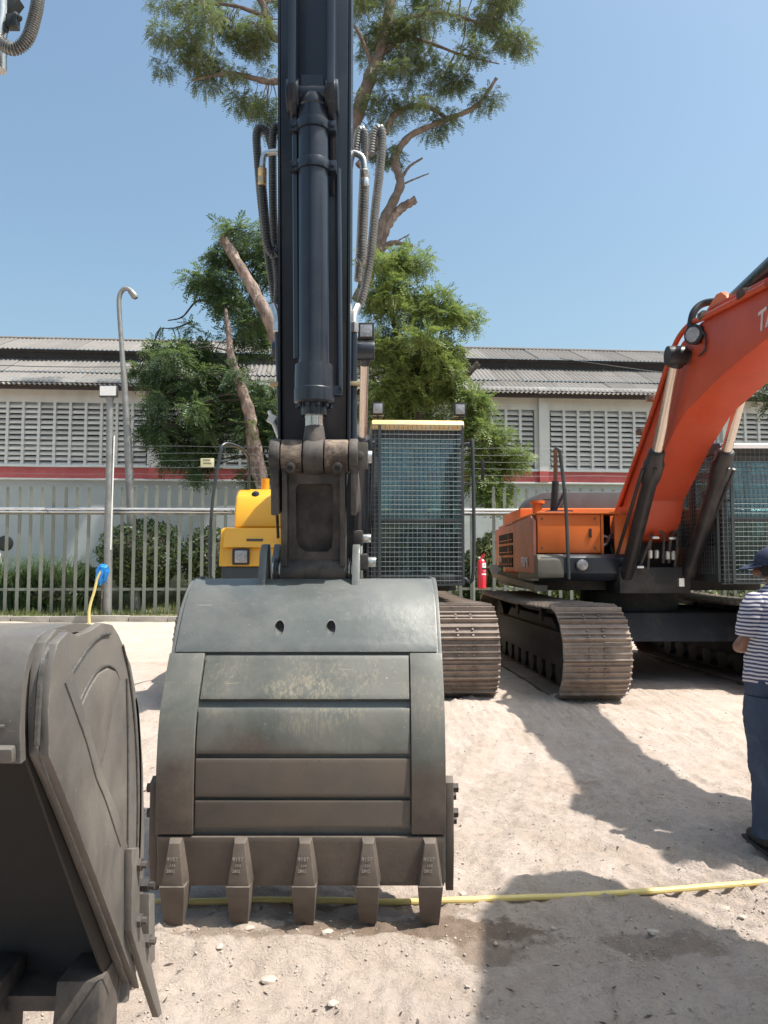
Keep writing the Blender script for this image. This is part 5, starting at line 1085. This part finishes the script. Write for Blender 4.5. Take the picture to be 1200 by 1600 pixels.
q = atX(1087, 525, XB - .03); c = MB(); c.lathe(q + Vector((.03, 0, 0)), q + Vector((-.05, -.06, 0)), [(0, .07), (.3, .10), (1, .105)], 24); wl = part('work_light', c, m_rubber, exo, world=True)
c = MB(); c.lathe(q + Vector((-.045, -.054, 0)), q + Vector((-.06, -.07, 0)), [(0, .085), (1, .07)], 24); part('lens', c, m_lens, wl, world=True)
c = MB(); c.tube(smooth_path([q + Vector((-.01, .05, .08)), atX(1100, 520, XB - .02), atX(1102, 545, XB - .02), atX(1092, 556, XB - .02)], 4), .010, 6); part('lamp_cable', c, m_rubber, exo, world=True)
q = atX(1184, 521, XB); q2 = atX(1200, 508, XB)
dv = (Vector((0, -1, .07))).normalized(); up_ = Vector((0, .07, 1)).normalized()
Mw = Matrix(((-0., 0, -1, XB - .004), (dv.y, up_.y, 0, q.y), (dv.z, up_.z, 0, q.z), (0, 0, 0, 1))); text_part('boom_lettering', 'TATA HITACHI', .245, m_letter, exo, Mw, shear=.25)
# valve block and hoses in the dark bay between the cylinders
def wp(px, py, Y): return at(px, py, Y)
for a in ([(1030, 828), (1037, 836), (1037, 850), (1036, 880)], [(1018, 836), (1016, 850), (1012, 890)], [(1060, 826), (1050, 834), (1047, 850), (1045, 880)], [(1058, 838), (1058, 860), (1054, 885)], [(1020, 836), (1010, 860), (1000, 885)]):
    c = MB(); c.tube(smooth_path([wp(x, y, 9.95) for x, y in a], 4), .018, 8); part('bay_hose', c, m_dusty, exo, world=True)
for x, y in ((1016, 866), (1026, 866), (1043, 868), (1052, 868)):
    c = MB(); c.lathe(wp(x, y - 7, 9.93), wp(x, y + 7, 9.93), [(0, .02), (.1, .03), (.9, .03), (1, .02)], 10); part('hose_coupling', c, m_silver, exo, world=True)
for x, y in ((1024, 840), (1050, 841), (1000, 886)): c = MB(); c.box(wp(x, y, 9.9), (.09, .05, .03)); part('valve_fitting', c, m_silver, exo, world=True, bevel=.006)
c = MB(); c.span(-.36, .36, -.9, -.3, 1.4, 1.9); part('valve_block', c, m_under, exo, bevel=.02)
c = MB(); q = wp(1064, 910, 9.6); c.box(q, (.065, .05, .1)); part('deck_bracket', c, m_silver, exo, world=True)

# ---------------------------------------------------------------- left machine: bucket with its mouth to the camera
XS = -.752
exl = thing('excavator', (XS - .63, -3.5, 0.0), 'black excavator at the left edge whose open bucket mouth faces the camera', 'excavator', 'parked excavators')
def s2(L): return [(lambda q: (q.y, q.z))(atX(x, y, XS)) for x, y in L]
shell = [(1.665, 1.125), (1.655, 1.22), (1.67, 1.32), (1.73, 1.385), (1.85, 1.40), (2.0, 1.395), (2.15, 1.36), (2.27, 1.27), (2.35, 1.14), (2.40, .95), (2.415, .75), (2.40, .52), (2.36, .36), (2.33, .27)]
shell = [(float(v.x), float(v.y)) for v in smooth_path([(a, b, 0) for a, b in shell], 3)]
s3 = 1 if off(shell, .01)[30][0] > shell[30][0] else -1
c = MB(); c.prism(off(shell, 0) + off(shell, -s3 * .022)[::-1], XS - 1.28, XS - .02); bl = part('bucket', c, m_bucketL, exl, world=True, smooth=40)
side = s2([(60, 1180), (58, 1110), (63, 1040), (72, 1003), (88, 983), (104, 985), (122, 993), (140, 986), (160, 973), (176, 976), (186, 992), (192, 1006), (205, 1040), (218, 1110), (224, 1200), (226, 1300), (224, 1400), (218, 1500), (206, 1548), (190, 1510), (160, 1430), (110, 1300), (80, 1225)])
for x0 in (XS - .022, XS - 1.30): c = MB(); c.prism(side, x0, x0 + .022); part('side_plate', c, m_bucketL, bl, world=True, bevel=.004)
strip = s2([(61, 1182), (60, 1110), (66, 1040), (75, 1005), (92, 987), (97, 1040), (104, 1063), (118, 1110), (150, 1215), (172, 1270), (188, 1322), (184, 1340), (182, 1452), (196, 1500), (207, 1545), (190, 1508), (160, 1430), (110, 1300), (80, 1225)])
c = MB(); c.prism(strip, XS + .001, XS + .022); part('mouth_plate', c, m_bucketL, bl, world=True, bevel=.003)
def ridge(L, r, nm='weld', mat=m_weld, X=XS + .002): c = MB(); c.tube(smooth_path([atX(x, y, X) for x, y in L], 5), r, 6); part(nm, c, mat, bl, world=True)
ridge([(104, 1064), (120, 1040), (140, 1010), (158, 993), (172, 990)], .004); ridge([(186, 1062), (176, 1100), (166, 1150), (158, 1190), (150, 1215)], .005)
ridge([(120, 1108), (135, 1075), (150, 1050), (165, 1040), (178, 1045), (186, 1062)], .004); ridge([(80, 1005), (66, 1040), (60, 1100), (57, 1165)], .007)
ridge([(198, 1060), (200, 1150), (200, 1250), (199, 1340)], .004); ridge([(192, 1008), (203, 1060), (212, 1150), (215, 1260), (212, 1400)], .004)
ridge([(101, 1066), (118, 1112), (135, 1160), (150, 1215), (165, 1252), (188, 1322)], .0026, X=XS + .022)
ridge([(58, 1168), (62, 1184), (80, 1230), (110, 1304), (160, 1432), (190, 1510)], .003, X=XS + .022)
c = MB(); c.prism(s2([(120, 1110), (135, 1077), (150, 1053), (165, 1044), (177, 1049), (184, 1063), (174, 1100), (164, 1150), (150, 1210)]), XS - .001, XS + .008); part('cheek_panel', c, m_bucketL, bl, world=True, bevel=.003)
# edge strips behind the cheek
for x0, t0, t1 in ((XS - .12, .001, .028), (XS - 1.28, .001, .028)): c = MB(); pr_ = shell[24:]; c.prism(off(pr_, s3 * t1) + off(pr_, s3 * t0)[::-1], x0, x0 + .12); part('edge_wear_strip', c, m_bucketL, bl, world=True, bevel=.004)
for k in range(4):
    i0 = 22 + k * 4; pr_ = shell[i0:i0 + 4]; c = MB(); c.prism(off(pr_, s3 * .02) + off(pr_, s3 * .001)[::-1], XS - 1.15, XS - .13); part('wear_strap', c, m_bucketL, bl, world=True)
# cross tube / torsion box at the mouth's upper edge
c = MB(); c.prism([(1.650, 1.130), (1.642, 1.16), (1.75, 1.19), (1.78, 1.155), (1.70, 1.125)], XS - 1.27, XS - .03); part('mouth_lip', c, m_bucketL, bl, world=True, bevel=.006)
c = MB(); c.tube([(XS - .05, 1.652, 1.205), (XS - 1.25, 1.652, 1.205)], .005, 6); part('weld', c, m_weld, bl, world=True)
c = MB(); c.prism(off(shell, -s3 * .024) + off(shell, -s3 * .03)[::-1], XS - 1.275, XS - .026); part('inner_shade_sheet', c, m_inner_shade, bl, world=True, smooth=40)  # dark sheet added to stand for the shade inside the bucket
c = MB(); c.prism([(a, b) for a, b in off(shell, -s3 * .032)], XS - .030, XS - .0235); part('inner_shade_cheek', c, m_inner_shade, bl, world=True)  # matching dark sheet for the shaded inner side
# lower lip, teeth
c = MB(); c.prism([(2.20, .36), (2.36, .36), (2.38, .30), (2.20, .32)], XS - 1.26, XS - .024); part('cutting_edge', c, m_dusty, bl, world=True)
for k in range(5):
    x = XS - .075 - k * .27; c = MB(); c.add([(x - .06, 2.16, .42), (x + .06, 2.16, .42), (x + .055, 2.32, .42), (x - .055, 2.32, .42), (x - .062, 2.12, .20), (x + .062, 2.12, .20), (x + .06, 2.30, .20), (x - .06, 2.30, .20)], [(3, 2, 1, 0), (4, 5, 6, 7), (0, 1, 5, 4), (1, 2, 6, 5), (2, 3, 7, 6), (3, 0, 4, 7)])
    a_ = part('tooth', c, m_dusty, bl, world=True, bevel=.006)
    c = MB(); c.add([(x - .064, 2.11, .195), (x + .064, 2.11, .195), (x + .06, 2.29, .195), (x - .06, 2.29, .195), (x - .048, 2.15, -.01), (x + .048, 2.15, -.01), (x + .048, 2.2, -.01), (x - .048, 2.2, -.01)], [(3, 2, 1, 0), (4, 5, 6, 7), (0, 1, 5, 4), (1, 2, 6, 5), (2, 3, 7, 6), (3, 0, 4, 7)]); part('tooth_tip', c, m_dusty, a_, world=True, bevel=.005)
# side cutter, its spur and bolts
c = MB(); c.prism(s2([(182, 1326), (194, 1324), (195, 1440), (215, 1510), (232, 1583), (226, 1590), (205, 1530), (181, 1455)]), XS + .023, XS + .045); part('side_cutter', c, m_bucketL, bl, world=True, bevel=.005)
c = MB(); c.prism(s2([(218, 1396), (227, 1396), (228, 1500), (218, 1512)]), XS - .02, XS + .03); part('heel_shroud', c, m_bucketL, bl, world=True, bevel=.004)
for x, y in ((203, 1351), (215, 1383), (203, 1438), (217, 1470)):
    q = atX(x, y, XS + .02); c = MB(); c.cyl(q, q + Vector((.035, 0, 0)), .019, 6); c.cyl(q + Vector((.035, 0, 0)), q + Vector((.05, 0, 0)), .011, 8); part('bolt', c, m_dusty, bl, world=True)
# ears and stick above (out of the picture to the left), hoses hanging into it
for X_ in (XS - .45, XS - .85): c = MB(); c.prism([(1.7, 1.38), (1.75, 1.55), (1.95, 1.6), (2.2, 1.6), (2.3, 1.3)], X_, X_ + .04); part('ear', c, m_bucketL, bl, world=True)
c = MB(); c.prism([(1.85, 1.45), (2.2, 1.5), (1.95, 5.4), (1.35, 5.2)], XS - .82, XS - .48); part('stick', c, m_black, exl, world=True, bevel=.01)
c = MB(); c.prism([(1.5, 5.0), (1.9, 5.3), (0.0, 6.2), (-3.4, 2.0), (-3.0, 1.8), (.2, 5.5)], XS - .85, XS - .45); part('boom', c, m_black, exl, world=True)
c = MB(); c.span(XS - 1.9, XS + .4, -5.9, -2.4, 1.2, 2.4); part('body', c, m_hood, exl, world=True, bevel=.05)
for x in (XS - 2.0, XS - .0): c = MB(); c.prism([(-6, .5), (-5.6, 0), (-1.6, 0), (-1.2, .5), (-1.6, 1.0), (-5.6, 1.0)], x, x + .7); part('track', c, m_shoe, exl, world=True, bevel=.05)
YH = 2.3
c = coil([at(x, y, YH) for x, y in ((62, -60), (59, 0), (52, 35), (42, 62), (25, 76), (8, 72), (-8, 55), (-30, 20))], .0205, .0075); part('spiral_hose', c, m_coilw, exl, world=True)
c = MB(); c.tube([at(4, -60, 2.35), at(3, 20, 2.35), at(-2, 60, 2.35), at(-2, 110, 2.35)], .024, 14); part('oil_pipe', c, m_silver, exl, world=True)
c = MB(); q = at(14, 12, 2.36); c.box(q, (.05, .04, .075), Matrix.Rotation(R(35), 3, 'Y')); c.cyl(at(22, 22, 2.34), at(32, 30, 2.34), .010, 8); c.cyl(at(10, 40, 2.34), at(10, 50, 2.34), .008, 8); c.box(at(20, 35, 2.34), (.035, .03, .04)); part('hose_clamp', c, m_cab, exl, world=True, bevel=.004)
# machine parked out of the picture on the right, its arm shades the near ground
exr = thing('excavator', (3.2, -3.0, 0.0), 'excavator beyond the right edge whose raised arm shades the near ground', 'excavator', 'parked excavators')
XR_ = 2.82
c = MB(); c.prism([(2.95, 5.05), (3.44, 4.55), (3.32, 4.09), (3.18, 3.85), (2.83, 3.15), (2.87, 2.58), (2.75, 1.6), (2.45, 1.35), (2.2, 1.5), (2.0, 3.4), (2.05, 4.6), (2.4, 5.2)], XR_, XR_ + .36); part('stick', c, m_black, exr, world=True)
c = MB(); c.prism([(2.6, 5.1), (3.1, 4.8), (1.6, 5.5), (-1.2, 5.2), (-3.2, 2.0), (-2.6, 1.7), (-.8, 4.5), (1.4, 5.0)], XR_ - .03, XR_ + .40); part('boom', c, m_black, exr, world=True)
c = MB(); c.lathe((XR_ + .18, 1.55, 4.9), (XR_ + .18, 1.62, 2.6), [(0, .07), (.02, .11), (1, .11)], 16); c.cyl((XR_ + .18, 1.62, 2.6), (XR_ + .18, 1.9, 1.8), .05, 12); part('bucket_cylinder', c, m_black, exr, world=True)
c = MB(); pr_ = [(y - 1.6, z) for y, z in prof]; c.prism(strip_poly(pr_, -.025, 0), XR_ - .4, XR_ + .8); b4 = part('bucket', c, m_bucket, exr, world=True)
for x0 in (XR_ - .43, XR_ + .8): c = MB(); c.prism(pr_ + [(2.1, .42), (2.5, .9), (2.95, 1.22)], x0, x0 + .03); part('side_plate', c, m_bucket, b4, world=True)
c = MB(); c.span(1.9, 4.7, -5.4, -1.9, 1.2, 2.5); part('body', c, m_hood, exr, world=True, bevel=.05)
for x in (1.75, 4.1): c = MB(); c.prism([(-5.6, .5), (-5.2, 0), (-1.2, 0), (-.8, .5), (-1.2, 1.0), (-5.2, 1.0)], x, x + .7); part('track', c, m_shoe, exr, world=True, bevel=.05)

# ---------------------------------------------------------------- small things
hs = [atZ(x, y) for x, y in ((120, 1432), (200, 1426), (240, 1421), (320, 1419), (420, 1413), (520, 1409), (600, 1407), (690, 1404), (800, 1400), (930, 1394), (1060, 1386), (1200, 1376), (1330, 1366))]
hp_ = smooth_path(hs, 8); arr = np.array([tuple(p) for p in hp_]); zg = gz(arr[:, 0], arr[:, 1])
zs_ = np.convolve(np.pad(zg, 14, 'edge'), np.ones(29) / 29, 'valid')
w = MB(); w.tube([Vector((p.x, p.y, z + .013)) for p, z, zz in zip(hp_, zs_, zg)], .0145, 10)
tag(part('garden_hose', w, m_hose, None), 'long yellow hose lying across the dirt behind the bucket teeth', 'hose')
Yh = 19.4
w = MB(); w.tube(smooth_path([at(x, y, Yh) for x, y in ((158, 893), (152, 905), (147, 925), (141, 945), (139, 962), (141, 985), (148, 1000))], 5), .035, 10)
tag(part('garden_hose', w, m_hose, None), 'short yellow hose end drooping from the blue bag by the floodlight post', 'hose')
bm = bmesh.new(); bmesh.ops.create_icosphere(bm, subdivisions=4, radius=1)
for v in bm.verts:
    n_ = 1 + .45 * (fbm(np.array([v.co.x * 2 + 5]), np.array([v.co.z * 2 + v.co.y * 1.7 + 3]), 1.6, 3, 3)[0]); v.co = Vector((v.co.x * .14 * n_, v.co.y * .10 * n_, v.co.z * .13 * n_ - (.12 if v.co.z < -.4 else 0)))
me = bpy.data.meshes.new('plastic_bag'); bm.to_mesh(me); bm.free(); me.materials.append(m_blue); me.polygons.foreach_set('use_smooth', [True] * len(me.polygons)); o = bpy.data.objects.new('plastic_bag', me); COL.objects.link(o); o.location = at(161, 891, 19.5); tag(o, 'crumpled bright blue plastic bag tied at the floodlight post', 'bag')
for v in me.vertices:
    if v.co.z < -.05: v.co.x -= (-.05 - v.co.z) * .35; v.co.z *= 1.35
    v.co += v.normal * .035 * float(vnoise(np.array([v.co.x * 31]), np.array([v.co.z * 27 + v.co.y * 19]), 4)[0])
w = MB(); w.tube([at(160, 900, 19.7), at(159, 930, 19.75), at(158, 965, 19.8)], .02, 8); tag(part('drain_pipe', w, m_rust, None), 'thin reddish pipe standing against the floodlight post below the blue bag', 'pipe')
w = MB(); 
# fire extinguisher on the fence post
Ye = 20.2; q = at(753, 920, Ye); fe = thing('fire_extinguisher', (q.x, Ye, q.z), 'red fire extinguisher hung on the fence post right of the meshed cab', 'fire extinguisher'); hh = at(753, 873, Ye).z - q.z
w = MB(); w.lathe((0, 0, 0), (0, 0, hh), [(0, .08), (.02, .115), (.88, .115), (.95, .08), (1, .035)], 24); part('cylinder', w, m_extr, fe)
w = MB(); w.cyl((0, 0, hh), (0, 0, hh + .05), .03, 12); w.box((.03, 0, hh + .06), (.12, .03, .025), Matrix.Rotation(-.4, 3, 'Y')); w.box((.03, 0, hh + .1), (.13, .03, .02), Matrix.Rotation(-.7, 3, 'Y')); part('valve', w, m_extr, fe)
w = MB(); w.lathe((-.06, -.02, hh + .03), (-.06, -.035, hh + .03), [(0, .025), (1, .025)], 12); part('gauge', w, m_white, fe)
w = MB()
for k in range(9): a = R(-120 + k * 9); 
def wrap(z0, z1, a0, a1, r=.1175):
    mb = MB(); n = 8; vs = []
    for i in range(n + 1): a = R(a0 + (a1 - a0) * i / n); vs += [(r * math.cos(a), r * math.sin(a), z0), (r * math.cos(a), r * math.sin(a), z1)]
    mb.add(vs, [(2 * i, 2 * i + 2, 2 * i + 3, 2 * i + 1) for i in range(n)]); return mb
part('label', wrap(hh * .70, hh * .86, -92, -25), m_white, fe); part('label_band', wrap(hh * .655, hh * .69, -95, -25), m_hole, fe); part('label_text', wrap(hh * .46, hh * .51, -98, -25), m_white, fe)
part('label_mark', wrap(hh * .76, hh * .82, -60, -46, .119), m_cab, fe); part('label_text', wrap(hh * .58, hh * .60, -75, -30), m_letter, fe)
w = MB(); w.tube(smooth_path([(.02, -.03, hh + .02), (.10, -.05, hh - .05), (.13, -.03, hh * .5), (.12, -.03, .1)], 5), .012, 8); part('discharge_hose', w, m_rubber, fe)
# wheel-like round thing of a cart at the far left behind the fence
q = at(8, 849, 24.5); ct = thing('cart', (q.x, 24.5, 1.0), 'white handcart with a black rubber wheel glimpsed between the pickets at the left edge', 'cart')
w = MB(); w.lathe((0, -.06, q.z - 1.0), (0, .06, q.z - 1.0), [(0, .10), (.02, .21), (.2, .25), (.8, .25), (.98, .21), (1, .10)], 26); part('wheel', w, m_rubber, ct)
w = MB(); w.prism([(-.1, q.z - 1.75), (.1, q.z - 1.75), (.05, q.z - 1.3), (-.05, q.z - 1.3)], -.9, -.1); part('frame', w, m_white, ct)

# ================================================================== THE PERSON (seen from behind, partly out of frame)
PX, PY = 2.20, 4.25
per = thing('person', (PX, PY, 0.0), 'person with back turned in striped tee, jeans and dark cap at the right edge', 'person')
def skin(name, verts, edges, radii, mat, sub=2, root=0, rough=0.0, rs=6.0, parent=per):
    me = bpy.data.meshes.new(name); me.from_pydata(verts, edges, []); o = bpy.data.objects.new(name, me); COL.objects.link(o)
    md = o.modifiers.new('s', 'SKIN'); md.use_smooth_shade = True; md.branch_smoothing = .6
    for i, r_ in enumerate(radii): me.skin_vertices[0].data[i].radius = r_ if isinstance(r_, tuple) else (r_, r_)
    me.skin_vertices[0].data[root].use_root = True
    o.modifiers.new('u', 'SUBSURF').levels = sub
    dg = bpy.context.evaluated_depsgraph_get(); m2 = bpy.data.meshes.new_from_object(o.evaluated_get(dg)); o.modifiers.clear(); o.data = m2
    if rough:
        n_ = len(m2.vertices); cs = np.empty(n_ * 3); m2.vertices.foreach_get('co', cs); cs = cs.reshape(-1, 3); ns = np.empty(n_ * 3); m2.vertices.foreach_get('normal', ns); ns = ns.reshape(-1, 3)
        d = (np.abs(fbm(cs[:, 0] * .9 + cs[:, 1] * .6 + 3, cs[:, 2] * 1.6 + cs[:, 0] * 1.4, rs, 3, 8)) - .15) * rough; cs += ns * d[:, None]; m2.vertices.foreach_set('co', cs.ravel())
    m2.materials.clear(); m2.materials.append(mat); m2.polygons.foreach_set('use_smooth', [True] * len(m2.polygons)); o.parent = parent; return o
# body: hips, spine, neck, head, arms bent forward, legs
bv = [(0, 0, .86), (0, 0, 1.0), (0, .0, 1.18), (0, .01, 1.34), (0, .03, 1.41), (-.01, .05, 1.46), (-.02, .06, 1.54), (-.02, .06, 1.60),
      (-.15, .01, 1.33), (-.175, .01, 1.20), (-.192, .045, 1.09), (-.17, .20, 1.07), (-.10, .30, 1.10), (-.06, .36, 1.11),
      (.15, .01, 1.33), (.175, .01, 1.20), (.192, .045, 1.09), (.17, .20, 1.07), (.10, .30, 1.10), (.06, .36, 1.11),
      (-.09, 0, .80), (-.11, -.01, .46), (-.11, .02, .10), (-.11, -.08, .05), (.09, 0, .80), (.11, -.01, .46), (.11, .02, .10), (.11, -.08, .05)]
be = [(0, 1), (1, 2), (2, 3), (3, 4), (4, 5), (5, 6), (6, 7), (3, 8), (8, 9), (9, 10), (10, 11), (11, 12), (12, 13), (3, 14), (14, 15), (15, 16), (16, 17), (17, 18), (18, 19), (0, 20), (20, 21), (21, 22), (22, 23), (0, 24), (24, 25), (25, 26), (26, 27)]
br = [(.13, .10), (.13, .10), (.14, .10), (.12, .085), .05, .052, (.075, .09), (.06, .075), .055, .046, .040, .034, .028, .02, .055, .046, .040, .034, .028, .02, .08, .052, .036, .03, .08, .052, .036, .03]
body = skin('body', bv, be, br, m_skin)
for s_ in (-1, 1):
    for k, (dx_, l) in enumerate(((-.024, .065), (-.008, .075), (.008, .072), (.024, .058))):
        p = Vector((s_ * .06 + dx_, .36, 1.11)); skin('finger', [tuple(p), tuple(p + Vector((-s_ * .01, l * .5, -.01))), tuple(p + Vector((-s_ * .015, l * .8, -.035)))], [(0, 1), (1, 2)], [.009, .0085, .007], m_skin, 1)
    p = Vector((s_ * .05, .34, 1.12)); skin('thumb', [tuple(p), tuple(p + Vector((-s_ * .03, .02, .02))), tuple(p + Vector((-s_ * .04, .045, .02)))], [(0, 1), (1, 2)], [.011, .0095, .008], m_skin, 1)
for s_ in (-1, 1): w = MB(); w.lathe((-.02 + s_ * .085, .065, 1.50), (-.02 + s_ * .10, .055, 1.505), [(0, .02), (.5, .03), (1, .015)], 12); part('ear', w, m_skin, per)
w = MB(); w.lathe((-.035, .15, 1.515), (-.04, .185, 1.50), [(0, .02), (.6, .018), (1, .008)], 10); part('nose', w, m_skin, per)
hair_m = M('short_black_hair', (.012, .010, .010), .8, bump=.003, bscale=200)
w = MB(); w.lathe((-.02, .045, 1.475), (-.02, .055, 1.56), [(0, .06), (.3, .085), (1, .094)], 24); part('hair', w, hair_m, per)
w = MB(); w.lathe((-.022, .055, 1.535), (-.03, .07, 1.645), [(0, .099), (.25, .100), (.6, .088), (.85, .06), (1, .015)], 28); cp = part('cap', w, m_cap, per, smooth=60)
w = MB(); w.add([(-.08, .02, 1.545), (-.06, .13, 1.55), (-.13, .17, 1.53), (-.185, .13, 1.51), (-.17, .06, 1.512), (-.12, .0, 1.53), (-.08, .02, 1.553), (-.06, .13, 1.558), (-.13, .17, 1.538), (-.185, .13, 1.518), (-.17, .06, 1.520), (-.12, .0, 1.538)],
    [(0, 1, 2, 3, 4, 5), (11, 10, 9, 8, 7, 6)] + [(i, i + 6, (i + 1) % 6 + 6, (i + 1) % 6) for i in range(6)]); part('cap_bill', w, m_cap, per)
def shirt_mat():
    m = bpy.data.materials.new('striped_jersey'); m.use_nodes = True; nt = m.node_tree; b = nt.nodes['Principled BSDF']; tc = nn(nt, 'ShaderNodeTexCoord'); v = tc.outputs['Object']
    sx = nn(nt, 'ShaderNodeSeparateXYZ'); nt.links.new(v, sx.inputs[0]); wob = mult(nt, noise(nt, v, 5, 3, .5), .03)
    f = mult(nt, mult(nt, sx.outputs[2], wob, 'ADD'), 1 / .0205); fr = nn(nt, 'ShaderNodeMath', operation='FRACT'); nt.links.new(f, fr.inputs[0])
    c = mixc(nt, ramp(nt, fr.outputs[0], .46, .52), (0.62, .58, .60), (.055, .06, .13)); nt.links.new(c, b.inputs['Base Color']); b.inputs['Roughness'].default_value = .85; return m
def denim_mat():
    m = M('blue_denim', (.035, .055, .10), .8, 0, .25, 8, dust=(.16, .22, .32), dlo=.52, dhi=.8, dscale=4, damt=.5, bump=.002, bscale=220); return m
m_shirt, m_denim = shirt_mat(), denim_mat()
def loft(mb, rings, seg=56, fold=0.0, seed=0, close=(False, False), lean=0.0):
    zz = [r[0] for r in rings]; n = int((max(zz) - min(zz)) / .010) + 2; T = np.linspace(0, 1, n)
    u = np.linspace(0, 1, len(rings)); cols = [np.interp(T, u, [r[i] for r in rings]) for i in range(5)]
    for i in range(1, 5): cols[i] = np.convolve(np.pad(cols[i], 3, 'edge'), np.ones(7) / 7, 'valid')
    A = np.linspace(0, 2 * np.pi, seg, endpoint=False); Z, AA = np.meshgrid(cols[0], A, indexing='ij')
    ca, sa = np.cos(AA), np.sin(AA); q = (np.abs(ca) ** 2.3 + np.abs(sa) ** 2.3) ** (-1 / 2.3)
    d = fbm(AA * 0 + ca * 1.1 + sa * .7 + seed, Z * 4.2 + ca * 1.6 + sa * .5, 1.9, 4, seed) + .5 * (np.abs(fbm(ca + seed, Z * 6 - ca * 2.2, 2.1, 2, seed + 3)) - .15)
    k = 1 + fold * d
    X = cols[3][:, None] + cols[1][:, None] * ca * q * k; Y = cols[4][:, None] + cols[2][:, None] * sa * q * k; vs = np.stack([X, Y, Z], -1).reshape(-1, 3)
    fs = [(i * seg + j, i * seg + (j + 1) % seg, (i + 1) * seg + (j + 1) % seg, (i + 1) * seg + j) for i in range(n - 1) for j in range(seg)]
    if close[0]: fs.append(tuple(range(seg - 1, -1, -1)))
    if close[1]: fs.append(tuple(range((n - 1) * seg, n * seg)))
    mb.add([tuple(v) for v in vs], fs); return mb
w = MB(); loft(w, [(.900, .222, .165, 0, 0), (.96, .220, .16, 0, 0), (1.05, .205, .15, 0, 0), (1.15, .192, .135, 0, 0), (1.24, .188, .125, 0, 0), (1.31, .185, .115, 0, .005), (1.36, .165, .10, 0, .01), (1.40, .115, .08, 0, .02), (1.432, .068, .062, -.002, .035)], fold=.13, seed=4)
for s_ in (-1, 1):
    P = smooth_path([(s_ * .10, .01, 1.345), (s_ * .145, .01, 1.32), (s_ * .172, .010, 1.25), (s_ * .185, .02, 1.15)], 6); rr = [(.045 + .03 * min(1, i / 5)) * (1 + .035 * math.sin(i * 1.7)) for i in range(len(P))]; w.tube(P, rr, 24, cap=False)
part('shirt', w, m_shirt, per, smooth=80)
w = MB(); loft(w, [(.76, .10, .10, 0, 0), (.79, .19, .14, 0, 0), (.84, .212, .155, 0, 0), (.90, .214, .155, 0, 0), (.97, .200, .14, 0, 0)], fold=.07, seed=11, close=(True, True))
for s_ in (-1, 1): loft(w, [(.082, .080, .090, s_ * .120, .012), (.14, .076, .086, s_ * .120, .012), (.24, .079, .085, s_ * .119, .006), (.36, .082, .09, s_ * .117, 0), (.46, .090, .097, s_ * .116, -.004), (.58, .101, .11, s_ * .112, -.002), (.70, .110, .13, s_ * .108, 0), (.83, .10, .135, s_ * .108, 0)], fold=.20, seed=20 + s_, close=(False, True))
jeans = part('jeans', w, m_denim, per, smooth=80)
w = MB(); w.add([(-.135, -.143, .80), (-.045, -.147, .79), (-.05, -.149, .90), (-.135, -.143, .905), (-.135, -.139, .80), (-.045, -.143, .79), (-.05, -.145, .90), (-.135, -.139, .905)], [(0, 1, 2, 3), (7, 6, 5, 4), (0, 4, 5, 1), (1, 5, 6, 2), (2, 6, 7, 3), (3, 7, 4, 0)]); part('back_pocket', w, m_denim, jeans)
for s_ in (-1, 1):
    sh = skin('shoe', [(s_ * .12, -.05, .06), (s_ * .125, .04, .06), (s_ * .13, .15, .045), (s_ * .13, .20, .04)], [(0, 1), (1, 2), (2, 3)], [(.05, .055), (.052, .055), (.05, .04), (.035, .03)], m_shoeb, 2)
    w = MB(); w.box((s_ * .125, .07, .012), (.10, .30, .024)); part('sole', w, m_rubber, sh, bevel=.01)
print('objects', len(bpy.data.objects), 'faces', sum(len(m.polygons) for m in bpy.data.meshes))
